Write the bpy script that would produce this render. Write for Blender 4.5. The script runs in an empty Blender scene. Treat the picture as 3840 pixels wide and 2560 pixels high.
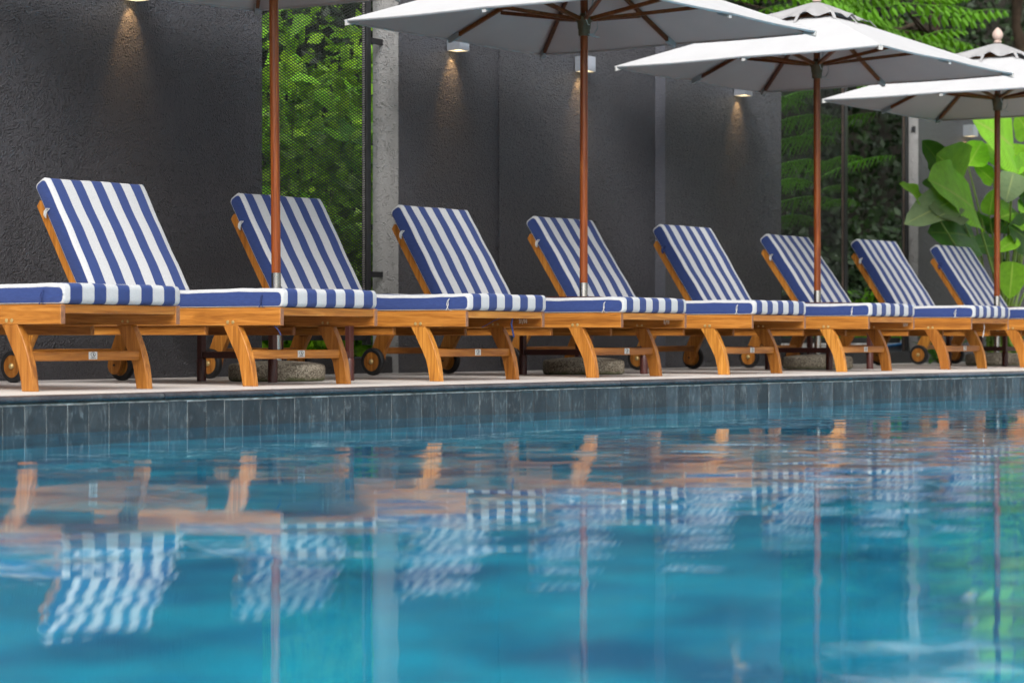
import bpy, bmesh, math, random
import numpy as np
from mathutils import Vector, Matrix
random.seed(7); rng = np.random.default_rng(7)
scene = bpy.context.scene
COL = scene.collection
PI = math.pi

# ------------------------------------------------------------------ camera
TH, FPX, CH, CD, VH = 0.948224, 9165.295, 0.2147667, 7.0731073, 1265.7137   # yaw, focal length (px of the 3840 wide photo), height, distance, horizon row
cam = bpy.data.cameras.new('camera'); camo = bpy.data.objects.new('camera', cam); COL.objects.link(camo)
camo.location = (0, -CD, CH)
camo.rotation_euler = (PI / 2 - (1280 - VH) / FPX, 0, -TH)
cam.sensor_width = 36; cam.lens = 36 * FPX / 3840
cam.clip_start = 0.05; cam.clip_end = 500
cam.dof.use_dof = True; cam.dof.focus_distance = 11.6; cam.dof.aperture_fstop = 4.0; cam.dof.aperture_blades = 9
scene.camera = camo
# ------------------------------------------------------------------ world, sun, exposure
SUN_EL, SUN_AZ = math.radians(42), math.radians(238)
world = bpy.data.worlds.new('World'); scene.world = world; world.use_nodes = True
wn, wl = world.node_tree.nodes, world.node_tree.links
bg = wn['Background']; bg.inputs['Strength'].default_value = 0.15
sky = wn.new('ShaderNodeTexSky'); sky.sky_type = 'NISHITA'; sky.sun_disc = False
sky.sun_elevation = SUN_EL; sky.sun_rotation = SUN_AZ
sky.air_density = 1.0; sky.dust_density = 4.0; sky.ozone_density = 1.0
hs = wn.new('ShaderNodeHueSaturation'); hs.inputs['Saturation'].default_value = 0.12
wl.new(sky.outputs[0], hs.inputs['Color']); wl.new(hs.outputs[0], bg.inputs['Color'])
sun = bpy.data.lights.new('sun', 'SUN'); sun.energy = 1.0; sun.angle = math.radians(40); sun.color = (1.0, 0.96, 0.9)
suno = bpy.data.objects.new('sun', sun); COL.objects.link(suno)
# the brighter part of the overcast sky stands to the left, along the row
sdir = Vector((math.sin(SUN_AZ) * math.cos(SUN_EL), math.cos(SUN_AZ) * math.cos(SUN_EL), math.sin(SUN_EL)))
suno.rotation_euler = sdir.to_track_quat('Z', 'Y').to_euler()
vs = scene.view_settings
vs.view_transform = 'Standard'; vs.look = 'None'; vs.gamma = 1; vs.use_curve_mapping = False; vs.exposure = 0.62
scene.cycles.use_denoising = True
scene.cycles.max_bounces = 5; scene.cycles.diffuse_bounces = 2; scene.cycles.glossy_bounces = 2; scene.cycles.transmission_bounces = 4
scene.cycles.caustics_reflective = False
scene.cycles.use_adaptive_sampling = True; scene.cycles.adaptive_threshold = 0.03

# ------------------------------------------------------------------ pixel helpers (photo pixel -> direction)
SN, CN = math.sin(TH), math.cos(TH)
def ray(u, v):
    a = (u - 1920) / FPX; b = (VH - v) / FPX
    return Vector((SN + a * CN, CN - a * SN, b))
def px(u, v, Y):
    r = ray(u, v); t = (Y + CD) / r.y
    return Vector((0, -CD, CH)) + r * t

# ------------------------------------------------------------------ materials
MATS = {}
def new_mat(name):
    m = bpy.data.materials.new(name); m.use_nodes = True
    n, l = m.node_tree.nodes, m.node_tree.links
    b = n['Principled BSDF']; MATS[name] = m
    return m, n, l, b
def ramp(n, stops):
    r = n.new('ShaderNodeValToRGB'); e = r.color_ramp.elements
    while len(e) < len(stops): e.new(0.5)
    for i, (p, c) in enumerate(stops):
        e[i].position = p; e[i].color = (*c, 1)
    return r
def coords(n, l, kind='Object', scale=(1, 1, 1), rnd=0.0):
    tc = n.new('ShaderNodeTexCoord'); mp = n.new('ShaderNodeMapping')
    mp.inputs['Scale'].default_value = scale
    l.new(tc.outputs[kind], mp.inputs['Vector'])
    if rnd:
        oi = n.new('ShaderNodeObjectInfo'); mu = n.new('ShaderNodeMath'); mu.operation = 'MULTIPLY'; mu.inputs[1].default_value = rnd
        l.new(oi.outputs['Random'], mu.inputs[0]); l.new(mu.outputs[0], mp.inputs['Location'])
    return mp.outputs[0]
def noise(n, l, vec, scale, detail=4, rough=0.55, dist=0.0):
    t = n.new('ShaderNodeTexNoise'); t.inputs['Scale'].default_value = scale; t.inputs['Detail'].default_value = detail
    t.inputs['Roughness'].default_value = rough; t.inputs['Distortion'].default_value = dist
    l.new(vec, t.inputs['Vector']); return t.outputs['Fac']
def bump(n, l, b, height, strength, dist):
    bp = n.new('ShaderNodeBump'); bp.inputs['Strength'].default_value = strength; bp.inputs['Distance'].default_value = dist
    l.new(height, bp.inputs['Height']); l.new(bp.outputs[0], b.inputs['Normal']); return bp
def mix(n, l, fac, a, b_, mode='MIX'):
    m = n.new('ShaderNodeMix'); m.data_type = 'RGBA'; m.blend_type = mode
    for sock, val in ((m.inputs[0], fac), (m.inputs[6], a), (m.inputs[7], b_)):
        if hasattr(val, 'links'): l.new(val, sock)
        elif isinstance(val, (int, float)): sock.default_value = val
        else: sock.default_value = (*val, 1)
    return m.outputs[2]
def objrand(n): return n.new('ShaderNodeObjectInfo').outputs['Random']
def maprange(n, l, val, a, b_, c, d):
    m = n.new('ShaderNodeMapRange'); l.new(val, m.inputs[0])
    for i, x in enumerate((a, b_, c, d)): m.inputs[i + 1].default_value = x
    return m.outputs[0]

def wood_mat(name, axis, c0, c1, c2, rough=0.42, fine=1.0):
    m, n, l, b = new_mat(name)
    sc = [34, 34, 34]; sc[axis] = 2.2
    v = coords(n, l, 'Object', sc, 37.0)
    f = noise(n, l, v, 0.9 * fine, 5, 0.6, 1.4)
    sc2 = [150, 150, 150]; sc2[axis] = 7
    f2 = noise(n, l, coords(n, l, 'Object', sc2, 11.0), 1.0, 3, 0.6, 0.3)
    r = ramp(n, [(0.28, c0), (0.5, c1), (0.74, c2)]); l.new(f, r.inputs[0])
    r2 = ramp(n, [(0.3, (0.72, 0.66, 0.6)), (0.65, (1.0, 1.0, 1.0))]); l.new(f2, r2.inputs[0])
    c = mix(n, l, 1.0, r.outputs[0], r2.outputs[0], 'MULTIPLY')
    rr = ramp(n, [(0.0, (0.66, 0.56, 0.50)), (0.45, (0.93, 0.88, 0.84)), (0.75, (1.0, 0.93, 0.9)), (1.0, (1.10, 1.10, 1.02))]); l.new(objrand(n), rr.inputs[0])
    c = mix(n, l, 1.0, c, rr.outputs[0], 'MULTIPLY')
    l.new(c, b.inputs['Base Color']); b.inputs['Roughness'].default_value = rough
    b.inputs['Specular IOR Level'].default_value = 0.4
    bump(n, l, b, f2, 0.25, 0.002)
    return m
T0, T1, T2 = (0.26, 0.094, 0.014), (0.50, 0.205, 0.034), (0.66, 0.31, 0.068)
WX = wood_mat('teak_along_x', 0, T0, T1, T2); WY = wood_mat('teak_along_y', 1, T0, T1, T2); WZ = wood_mat('teak_along_z', 2, T0, T1, T2)
POLE = wood_mat('varnished_pole', 2, (0.17, 0.034, 0.007), (0.32, 0.078, 0.013), (0.46, 0.14, 0.030), 0.3)
RIB = wood_mat('rib_wood', 0, (0.17, 0.045, 0.010), (0.29, 0.086, 0.018), (0.38, 0.13, 0.032), 0.4)

def fabric(name, stripes):
    m, n, l, b = new_mat(name)
    BL, WH = (0.036, 0.062, 0.195), (0.555, 0.56, 0.56)
    v = coords(n, l, 'Object', (1, 1, 1))
    if stripes:
        sp = n.new('ShaderNodeSeparateXYZ'); l.new(v, sp.inputs[0])
        a = n.new('ShaderNodeMath'); a.operation = 'MULTIPLY_ADD'; a.inputs[1].default_value = 10 / 0.66; a.inputs[2].default_value = -0.5 - 0.01 * 10 / 0.66 + 100
        l.new(sp.outputs[0], a.inputs[0])
        mo = n.new('ShaderNodeMath'); mo.operation = 'MODULO'; mo.inputs[1].default_value = 2.0; l.new(a.outputs[0], mo.inputs[0])
        lt = n.new('ShaderNodeMath'); lt.operation = 'LESS_THAN'; lt.inputs[1].default_value = 1.0; l.new(mo.outputs[0], lt.inputs[0])
        c = mix(n, l, lt.outputs[0], WH, BL)
    else:
        c = mix(n, l, 0.0, BL, WH)
    f = noise(n, l, coords(n, l, 'Object', (260, 40, 260), 5.0), 1.0, 2, 0.5)
    r = ramp(n, [(0.3, (0.84, 0.84, 0.86)), (0.7, (1.05, 1.05, 1.05))]); l.new(f, r.inputs[0])
    c = mix(n, l, 1.0, c, r.outputs[0], 'MULTIPLY')
    l.new(c, b.inputs['Base Color']); b.inputs['Roughness'].default_value = 0.9
    b.inputs['Specular IOR Level'].default_value = 0.15; b.inputs['Sheen Weight'].default_value = 0.12
    f3 = noise(n, l, coords(n, l, 'Object', (1, 1, 1), 9.0), 26, 3, 0.55)
    bump(n, l, b, f3, 0.35, 0.006)
    return m
STRIPE = fabric('striped_canvas', True); BLUE = fabric('blue_canvas', False)
def plain(name, col, rough=0.5, metal=0.0, var=0.0, vscale=20, bmp=0.0, bscale=60, spec=0.5):
    m, n, l, b = new_mat(name)
    b.inputs['Roughness'].default_value = rough; b.inputs['Metallic'].default_value = metal; b.inputs['Specular IOR Level'].default_value = spec
    v = coords(n, l, 'Object', (1, 1, 1), 13.0)
    f = noise(n, l, v, vscale, 5)
    lo = tuple(max(0, c * (1 - var)) for c in col); hi = tuple(c * (1 + var) for c in col)
    r = ramp(n, [(0.3, lo), (0.7, hi)]); l.new(f, r.inputs[0]); l.new(r.outputs[0], b.inputs['Base Color'])
    if bmp: bump(n, l, b, noise(n, l, v, bscale, 4), bmp, 0.004)
    return m
WHITE_TAPE = plain('white_tape', (0.62, 0.62, 0.61), 0.85, 0, 0.05)
NAVY_TAPE = plain('navy_tape', (0.03, 0.05, 0.17), 0.85, 0, 0.2)
RUBBER = plain('black_rubber', (0.012, 0.012, 0.013), 0.6, 0, 0.3, 60)
BRASS = plain('brass', (0.62, 0.46, 0.20), 0.4, 0.55, 0.15, 80)
STEEL = plain('polished_steel', (0.62, 0.6, 0.56), 0.16, 1.0, 0.12, 18)
LAMP_METAL = plain('brushed_aluminium', (0.55, 0.58, 0.64), 0.38, 0.85, 0.06, 60)
BROWN_METAL = plain('red_brown_paint', (0.062, 0.017, 0.014), 0.4, 0, 0.15, 12)
BLACK_METAL = plain('black_paint', (0.014, 0.014, 0.016), 0.45, 0, 0.3, 15)
BRONZE = plain('bronze_plastic', (0.13, 0.085, 0.035), 0.5, 0, 0.2, 30)
CORD = plain('white_cord', (0.6, 0.57, 0.52), 0.8, 0, 0.15, 60)
PINKWOOD = plain('weathered_finial', (0.56, 0.42, 0.36), 0.65, 0, 0.12, 30)
POCKET = plain('grey_pocket_fabric', (0.5, 0.49, 0.47), 0.9, 0, 0.1, 30)
ENDGRAIN = plain('teak_end_grain', (0.26, 0.125, 0.07), 0.6, 0, 0.3, 60)
CHALK = plain('white_paint_marker', (0.8, 0.77, 0.7), 0.8, 0, 0.05)
STICKER = plain('silver_label', (0.6, 0.6, 0.58), 0.4, 0, 0.12, 120)
INK = plain('dark_print', (0.02, 0.025, 0.04), 0.6)
CREAMBOX = plain('grout', (0.42, 0.43, 0.41), 0.9, 0, 0.6, 25)

# rough-cast charcoal wall
def stucco(name, col, amp, rough, stain=0.25):
    m, n, l, b = new_mat(name)
    v = coords(n, l, 'Object', (1, 1, 1), 3.0)
    big = noise(n, l, v, 0.9, 4, 0.6)
    lo = tuple(c * (1 - stain) for c in col); hi = tuple(c * (1 + stain) for c in col)
    r = ramp(n, [(0.3, lo), (0.7, hi)]); l.new(big, r.inputs[0])
    vo = n.new('ShaderNodeTexVoronoi'); vo.feature = 'SMOOTH_F1'; vo.inputs['Scale'].default_value = 85; vo.inputs['Smoothness'].default_value = 0.35; vo.inputs['Randomness'].default_value = 1.0
    l.new(v, vo.inputs['Vector'])
    pw_ = maprange(n, l, vo.outputs['Distance'], 0.12, 0.55, 1.0, 0.0)
    a = noise(n, l, v, 190, 2, 0.5, 0.0); a2 = noise(n, l, v, 34, 3, 0.6, 0.0)
    gate = maprange(n, l, a2, 0.40, 0.66, 0.0, 1.0)
    ml = n.new('ShaderNodeMath'); ml.operation = 'MULTIPLY'; l.new(pw_, ml.inputs[0]); l.new(gate, ml.inputs[1])
    mm = n.new('ShaderNodeMath'); mm.operation = 'MULTIPLY_ADD'; mm.inputs[1].default_value = 0.45
    l.new(a, mm.inputs[0]); l.new(ml.outputs[0], mm.inputs[2])
    sp = ramp(n, [(0.74, (0, 0, 0)), (0.80, (0.06, 0.06, 0.06))]); l.new(noise(n, l, v, 60, 2, 0.4), sp.inputs[0])
    c = mix(n, l, 1.0, r.outputs[0], sp.outputs[0], 'ADD')
    l.new(c, b.inputs['Base Color']); b.inputs['Roughness'].default_value = rough; b.inputs['Specular IOR Level'].default_value = 0.45
    bump(n, l, b, mm.outputs[0], 1.0, amp)
    return m
WALL_A = stucco('charcoal_roughcast', (0.072, 0.071, 0.082), 0.038, 0.36)
WALL_B = stucco('charcoal_roughcast_far', (0.066, 0.066, 0.075), 0.034, 0.40)
WALL_END = stucco('grey_roughcast', (0.28, 0.275, 0.27), 0.012, 0.7, 0.12)
WALL_STEP = stucco('blue_grey_roughcast', (0.085, 0.088, 0.105), 0.006, 0.5, 0.15)
KERB = stucco('dark_kerb', (0.035, 0.034, 0.036), 0.003, 0.6, 0.3)

# deck slab
m, n, l, b = new_mat('cream_paving')
v = coords(n, l, 'Object', (1, 1, 1), 7.0)
r = ramp(n, [(0.3, (0.60, 0.565, 0.525)), (0.7, (0.70, 0.67, 0.64))]); l.new(noise(n, l, v, 3.0, 5), r.inputs[0])
rr = ramp(n, [(0, (0.9, 0.9, 0.92)), (1, (1.05, 1.03, 1.0))]); l.new(objrand(n), rr.inputs[0])
l.new(mix(n, l, 1.0, r.outputs[0], rr.outputs[0], 'MULTIPLY'), b.inputs['Base Color'])
b.inputs['Roughness'].default_value = 0.55; bump(n, l, b, noise(n, l, v, 120, 3), 0.2, 0.002)
PAVING = m
# slate tile / coping
def slate(name, c0, c1, streak, rough, bmp):
    m, n, l, b = new_mat(name)
    v = coords(n, l, 'Object', (1, 1, 1), 51.0)
    r = ramp(n, [(0.3, c0), (0.7, c1)]); l.new(noise(n, l, v, 9, 6, 0.65, 0.5), r.inputs[0])
    rr = ramp(n, [(0, (0.72, 0.72, 0.74)), (0.8, (1.05, 1.05, 1.05)), (1, (1.6, 1.65, 1.7))]); l.new(objrand(n), rr.inputs[0])
    c = mix(n, l, 1.0, r.outputs[0], rr.outputs[0], 'MULTIPLY')
    vs_ = coords(n, l, 'Object', (46, 46, 17), 23.0)
    st = ramp(n, [(0.5, (0, 0, 0)), (0.82, (1, 1, 1))]); l.new(noise(n, l, vs_, 0.8, 4, 0.6, 0.8), st.inputs[0])
    st2 = ramp(n, [(0.40, (0, 0, 0)), (0.68, (1, 1, 1))]); l.new(noise(n, l, v, 11, 5, 0.7, 0.8), st2.inputs[0])
    fac = n.new('ShaderNodeMath'); fac.operation = 'MULTIPLY'; l.new(st.outputs[0], fac.inputs[0]); l.new(st2.outputs[0], fac.inputs[1])
    fa2 = n.new('ShaderNodeMath'); fa2.operation = 'MULTIPLY'; fa2.inputs[1].default_value = streak; l.new(fac.outputs[0], fa2.inputs[0])
    c = mix(n, l, fa2.outputs[0], c, (0.30, 0.34, 0.35))
    l.new(c, b.inputs['Base Color']); b.inputs['Roughness'].default_value = rough
    bump(n, l, b, noise(n, l, v, 55, 5), bmp, 0.003)
    return m
TILE = slate('slate_tile', (0.020, 0.030, 0.038), (0.050, 0.064, 0.072), 0.95, 0.42, 0.5)
COPING = slate('slate_coping', (0.030, 0.031, 0.037), (0.085, 0.088, 0.10), 0.5, 0.30, 0.6)
MORTAR = plain('greenish_mortar', (0.085, 0.10, 0.075), 0.9, 0, 0.5, 40, 0.5, 120)
# pool interior
m, n, l, b = new_mat('pool_mosaic')
v = coords(n, l, 'Object', (1, 1, 1))
bt = n.new('ShaderNodeTexBrick'); bt.offset = 0; bt.inputs['Scale'].default_value = 1; bt.inputs['Brick Width'].default_value = 0.2; bt.inputs['Row Height'].default_value = 0.2
bt.inputs['Mortar Size'].default_value = 0.006; bt.inputs['Color1'].default_value = (0.002, 0.40, 0.69, 1); bt.inputs['Color2'].default_value = (0.003, 0.53, 0.79, 1); bt.inputs['Mortar'].default_value = (0.05, 0.48, 0.65, 1)
l.new(v, bt.inputs['Vector'])
r = ramp(n, [(0.36, (0.4, 0.46, 0.58)), (0.60, (1.15, 1.08, 1.05))]); l.new(noise(n, l, v, 2.3, 3, 0.55), r.inputs[0])  # soft blotches put the waves' light and dark into the floor colour
l.new(mix(n, l, 1.0, bt.outputs['Color'], r.outputs[0], 'MULTIPLY'), b.inputs['Base Color']); b.inputs['Roughness'].default_value = 0.5
POOLFLOOR = m
INNERWALL = plain('dark_blue_pool_wall', (0.006, 0.17, 0.28), 0.5, 0, 0.35, 5)
# water
m, n, l, b = new_mat('pool_water')
g = n.new('ShaderNodeBsdfGlass'); g.inputs['IOR'].default_value = 1.333; g.inputs['Roughness'].default_value = 0.0; g.inputs['Color'].default_value = (0.93, 0.99, 1.0, 1)
v = coords(n, l, 'Object', (1, 1, 1))
bp = n.new('ShaderNodeBump'); bp.inputs['Strength'].default_value = 1.0; bp.inputs['Distance'].default_value = 0.00016
l.new(noise(n, l, v, 14, 2, 0.5, 0.3), bp.inputs['Height']); l.new(bp.outputs[0], g.inputs['Normal'])
l.new(g.outputs[0], n['Material Output'].inputs['Surface']); n.remove(b)
WATER = m
# canvas canopy, a little light comes through
def canvas(name, col, trans):
    m, n, l, b = new_mat(name)
    v = coords(n, l, 'Object', (1, 1, 1))
    f = noise(n, l, v, 3.5, 4)
    r = ramp(n, [(0.3, tuple(c * 0.94 for c in col)), (0.7, col)]); l.new(f, r.inputs[0])
    l.new(r.outputs[0], b.inputs['Base Color']); b.inputs['Roughness'].default_value = 0.9; b.inputs['Specular IOR Level'].default_value = 0.1
    w = noise(n, l, coords(n, l, 'Object', (1, 1, 1)), 7, 3, 0.5); bump(n, l, b, w, 0.25, 0.02)
    t = n.new('ShaderNodeBsdfTranslucent'); l.new(r.outputs[0], t.inputs['Color'])
    ms = n.new('ShaderNodeMixShader'); ms.inputs[0].default_value = trans
    l.new(b.outputs[0], ms.inputs[1]); l.new(t.outputs[0], ms.inputs[2]); l.new(ms.outputs[0], n['Material Output'].inputs['Surface'])
    return m
CANVAS = canvas('white_canopy_canvas', (0.57, 0.57, 0.58), 0.05)
UNDERSIDE = canvas('warm_canopy_underside', (0.74, 0.59, 0.53), 0.04)  # underside tinted warm in place of light bounced off the deck
FLAP = canvas('grey_vent_canvas', (0.40, 0.395, 0.40), 0.05)
# concrete
m, n, l, b = new_mat('exposed_aggregate')
v = coords(n, l, 'Object', (1, 1, 1), 19.0)
vo = n.new('ShaderNodeTexVoronoi'); vo.inputs['Scale'].default_value = 165; l.new(v, vo.inputs['Vector'])
bw = n.new('ShaderNodeRGBToBW'); l.new(vo.outputs['Color'], bw.inputs[0])
r = ramp(n, [(0.2, (0.13, 0.108, 0.08)), (0.5, (0.28, 0.245, 0.185)), (0.8, (0.42, 0.38, 0.30))]); l.new(bw.outputs[0], r.inputs[0])
big = ramp(n, [(0.3, (0.6, 0.58, 0.55)), (0.7, (1.05, 1.05, 1.05))]); l.new(noise(n, l, v, 7, 5), big.inputs[0])
c = mix(n, l, 1.0, r.outputs[0], big.outputs[0], 'MULTIPLY')
sp = n.new('ShaderNodeSeparateXYZ'); l.new(coords(n, l, 'Object'), sp.inputs[0])
nz = noise(n, l, v, 24, 4)
ad = n.new('ShaderNodeMath'); ad.operation = 'MULTIPLY_ADD'; ad.inputs[1].default_value = 0.05; l.new(nz, ad.inputs[0]); l.new(sp.outputs[2], ad.inputs[2])
fac = maprange(n, l, ad.outputs[0], 0.030, 0.048, 0.85, 0.0)
c = mix(n, l, fac, c, (0.055, 0.068, 0.018)); l.new(c, b.inputs['Base Color']); b.inputs['Roughness'].default_value = 0.9
bump(n, l, b, bw.outputs[0], 0.6, 0.003)
CONCRETE = m
GRAVEL = plain('pale_gravel', (0.42, 0.40, 0.38), 0.9, 0, 0.35, 40)
BACKDROP = plain('dark_backdrop', (0.028, 0.024, 0.016), 0.95, 0, 0.4, 6)
GROUND = plain('garden_ground', (0.06, 0.07, 0.03), 0.95, 0, 0.4, 3)
BLUEBOARD = plain('blue_plastic', (0.02, 0.20, 0.55), 0.4, 0, 0.1)
GREYBOARD = plain('grey_plastic', (0.22, 0.25, 0.30), 0.5, 0, 0.15)
BARK = plain('brown_bark', (0.055, 0.034, 0.021), 0.9, 0, 0.4, 14, 0.8, 40)
STEM = plain('green_stem', (0.16, 0.26, 0.035), 0.5, 0, 0.2, 10)
def leaf_mat(name, col, rib, trans=0.3, gloss=0.4, var=0.35, veins=26, uvmap=True, patchy=None):
    m, n, l, b = new_mat(name)
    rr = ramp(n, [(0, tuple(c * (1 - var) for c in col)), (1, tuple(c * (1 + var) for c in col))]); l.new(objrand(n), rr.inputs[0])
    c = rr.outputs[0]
    v = coords(n, l, 'Object', (1, 1, 1), 5.0)
    bl = ramp(n, [(0.34, (0.16, 0.22, 0.2)), (0.5, (0.6, 0.65, 0.6)), (0.64, (1.25, 1.15, 1.0))] if patchy else [(0.3, (0.75, 0.8, 0.7)), (0.7, (1.1, 1.1, 1.0))]); l.new(noise(n, l, v, patchy or 9, 5, 0.7), bl.inputs[0])
    c = mix(n, l, 1.0, c, bl.outputs[0], 'MULTIPLY')
    if uvmap:
        uv = coords(n, l, 'UV'); sp = n.new('ShaderNodeSeparateXYZ'); l.new(uv, sp.inputs[0])
        s = n.new('ShaderNodeMath'); s.operation = 'SUBTRACT'; s.inputs[1].default_value = 0.5; l.new(sp.outputs[0], s.inputs[0])
        ab = n.new('ShaderNodeMath'); ab.operation = 'ABSOLUTE'; l.new(s.outputs[0], ab.inputs[0])
        fac = maprange(n, l, ab.outputs[0], 0.012, 0.035, 0.85, 0.0); c = mix(n, l, fac, c, rib)
        # side veins
        vv = n.new('ShaderNodeMath'); vv.operation = 'MULTIPLY_ADD'; vv.inputs[1].default_value = -0.9; l.new(ab.outputs[0], vv.inputs[0]); l.new(sp.outputs[1], vv.inputs[2])
        v2 = n.new('ShaderNodeMath'); v2.operation = 'MULTIPLY'; v2.inputs[1].default_value = veins * 6.283; l.new(vv.outputs[0], v2.inputs[0])
        si = n.new('ShaderNodeMath'); si.operation = 'SINE'; l.new(v2.outputs[0], si.inputs[0])
        f3 = maprange(n, l, si.outputs[0], -1, 1, 0.86, 1.06); cc = n.new('ShaderNodeCombineColor')
        for i in range(3): l.new(f3, cc.inputs[i])
        c = mix(n, l, 1.0, c, cc.outputs[0], 'MULTIPLY')
        bump(n, l, b, si.outputs[0], 0.25, 0.004)
    l.new(c, b.inputs['Base Color']); b.inputs['Roughness'].default_value = gloss; b.inputs['Specular IOR Level'].default_value = 0.3
    t = n.new('ShaderNodeBsdfTranslucent'); t2 = mix(n, l, 1.0, c, (1.5, 1.6, 0.5), 'MULTIPLY'); l.new(t2, t.inputs['Color'])
    ms = n.new('ShaderNodeMixShader'); ms.inputs[0].default_value = trans
    l.new(b.outputs[0], ms.inputs[1]); l.new(t.outputs[0], ms.inputs[2]); l.new(ms.outputs[0], n['Material Output'].inputs['Surface'])
    return m
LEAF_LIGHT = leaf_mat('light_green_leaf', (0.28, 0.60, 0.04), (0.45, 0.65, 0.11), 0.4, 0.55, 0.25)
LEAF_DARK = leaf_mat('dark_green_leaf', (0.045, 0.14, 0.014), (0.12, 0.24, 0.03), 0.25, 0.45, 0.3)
LEAF_GREY = leaf_mat('grey_green_leaf', (0.17, 0.24, 0.12), (0.3, 0.36, 0.14), 0.2, 0.6, 0.15)
LEAF_BRIGHT = leaf_mat('bright_garden_leaf', (0.25, 0.55, 0.04), (0.45, 0.6, 0.12), 0.5, 0.3, 0.55)
FROND = leaf_mat('fern_green', (0.11, 0.30, 0.03), (0.1, 0.2, 0.03), 0.3, 0.5, 0.4, uvmap=False)
TREELEAF = leaf_mat('tree_leaf_green', (0.12, 0.29, 0.025), (0.1, 0.2, 0.03), 0.35, 0.45, 0.4, uvmap=False)
BUSHLEAF = leaf_mat('bush_leaf_green', (0.27, 0.50, 0.035), (0.1, 0.2, 0.03), 0.45, 0.35, 0.25, uvmap=False, patchy=7)
m, n, l, b = new_mat('shaded_creeper_green')
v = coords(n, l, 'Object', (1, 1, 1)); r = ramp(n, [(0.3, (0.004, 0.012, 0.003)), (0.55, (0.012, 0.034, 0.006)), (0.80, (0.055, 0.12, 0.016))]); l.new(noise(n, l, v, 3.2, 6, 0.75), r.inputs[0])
l.new(r.outputs[0], b.inputs['Base Color']); b.inputs['Roughness'].default_value = 0.55; CREEPER = m  # near-black greens carry the shade of the trees above
m, n, l, b = new_mat('warm_lamp_glass'); e = n.new('ShaderNodeEmission'); e.inputs['Color'].default_value = (1.0, 0.72, 0.36, 1); e.inputs['Strength'].default_value = 3.0
l.new(e.outputs[0], n['Material Output'].inputs['Surface']); n.remove(b); LAMPGLASS = m

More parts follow.
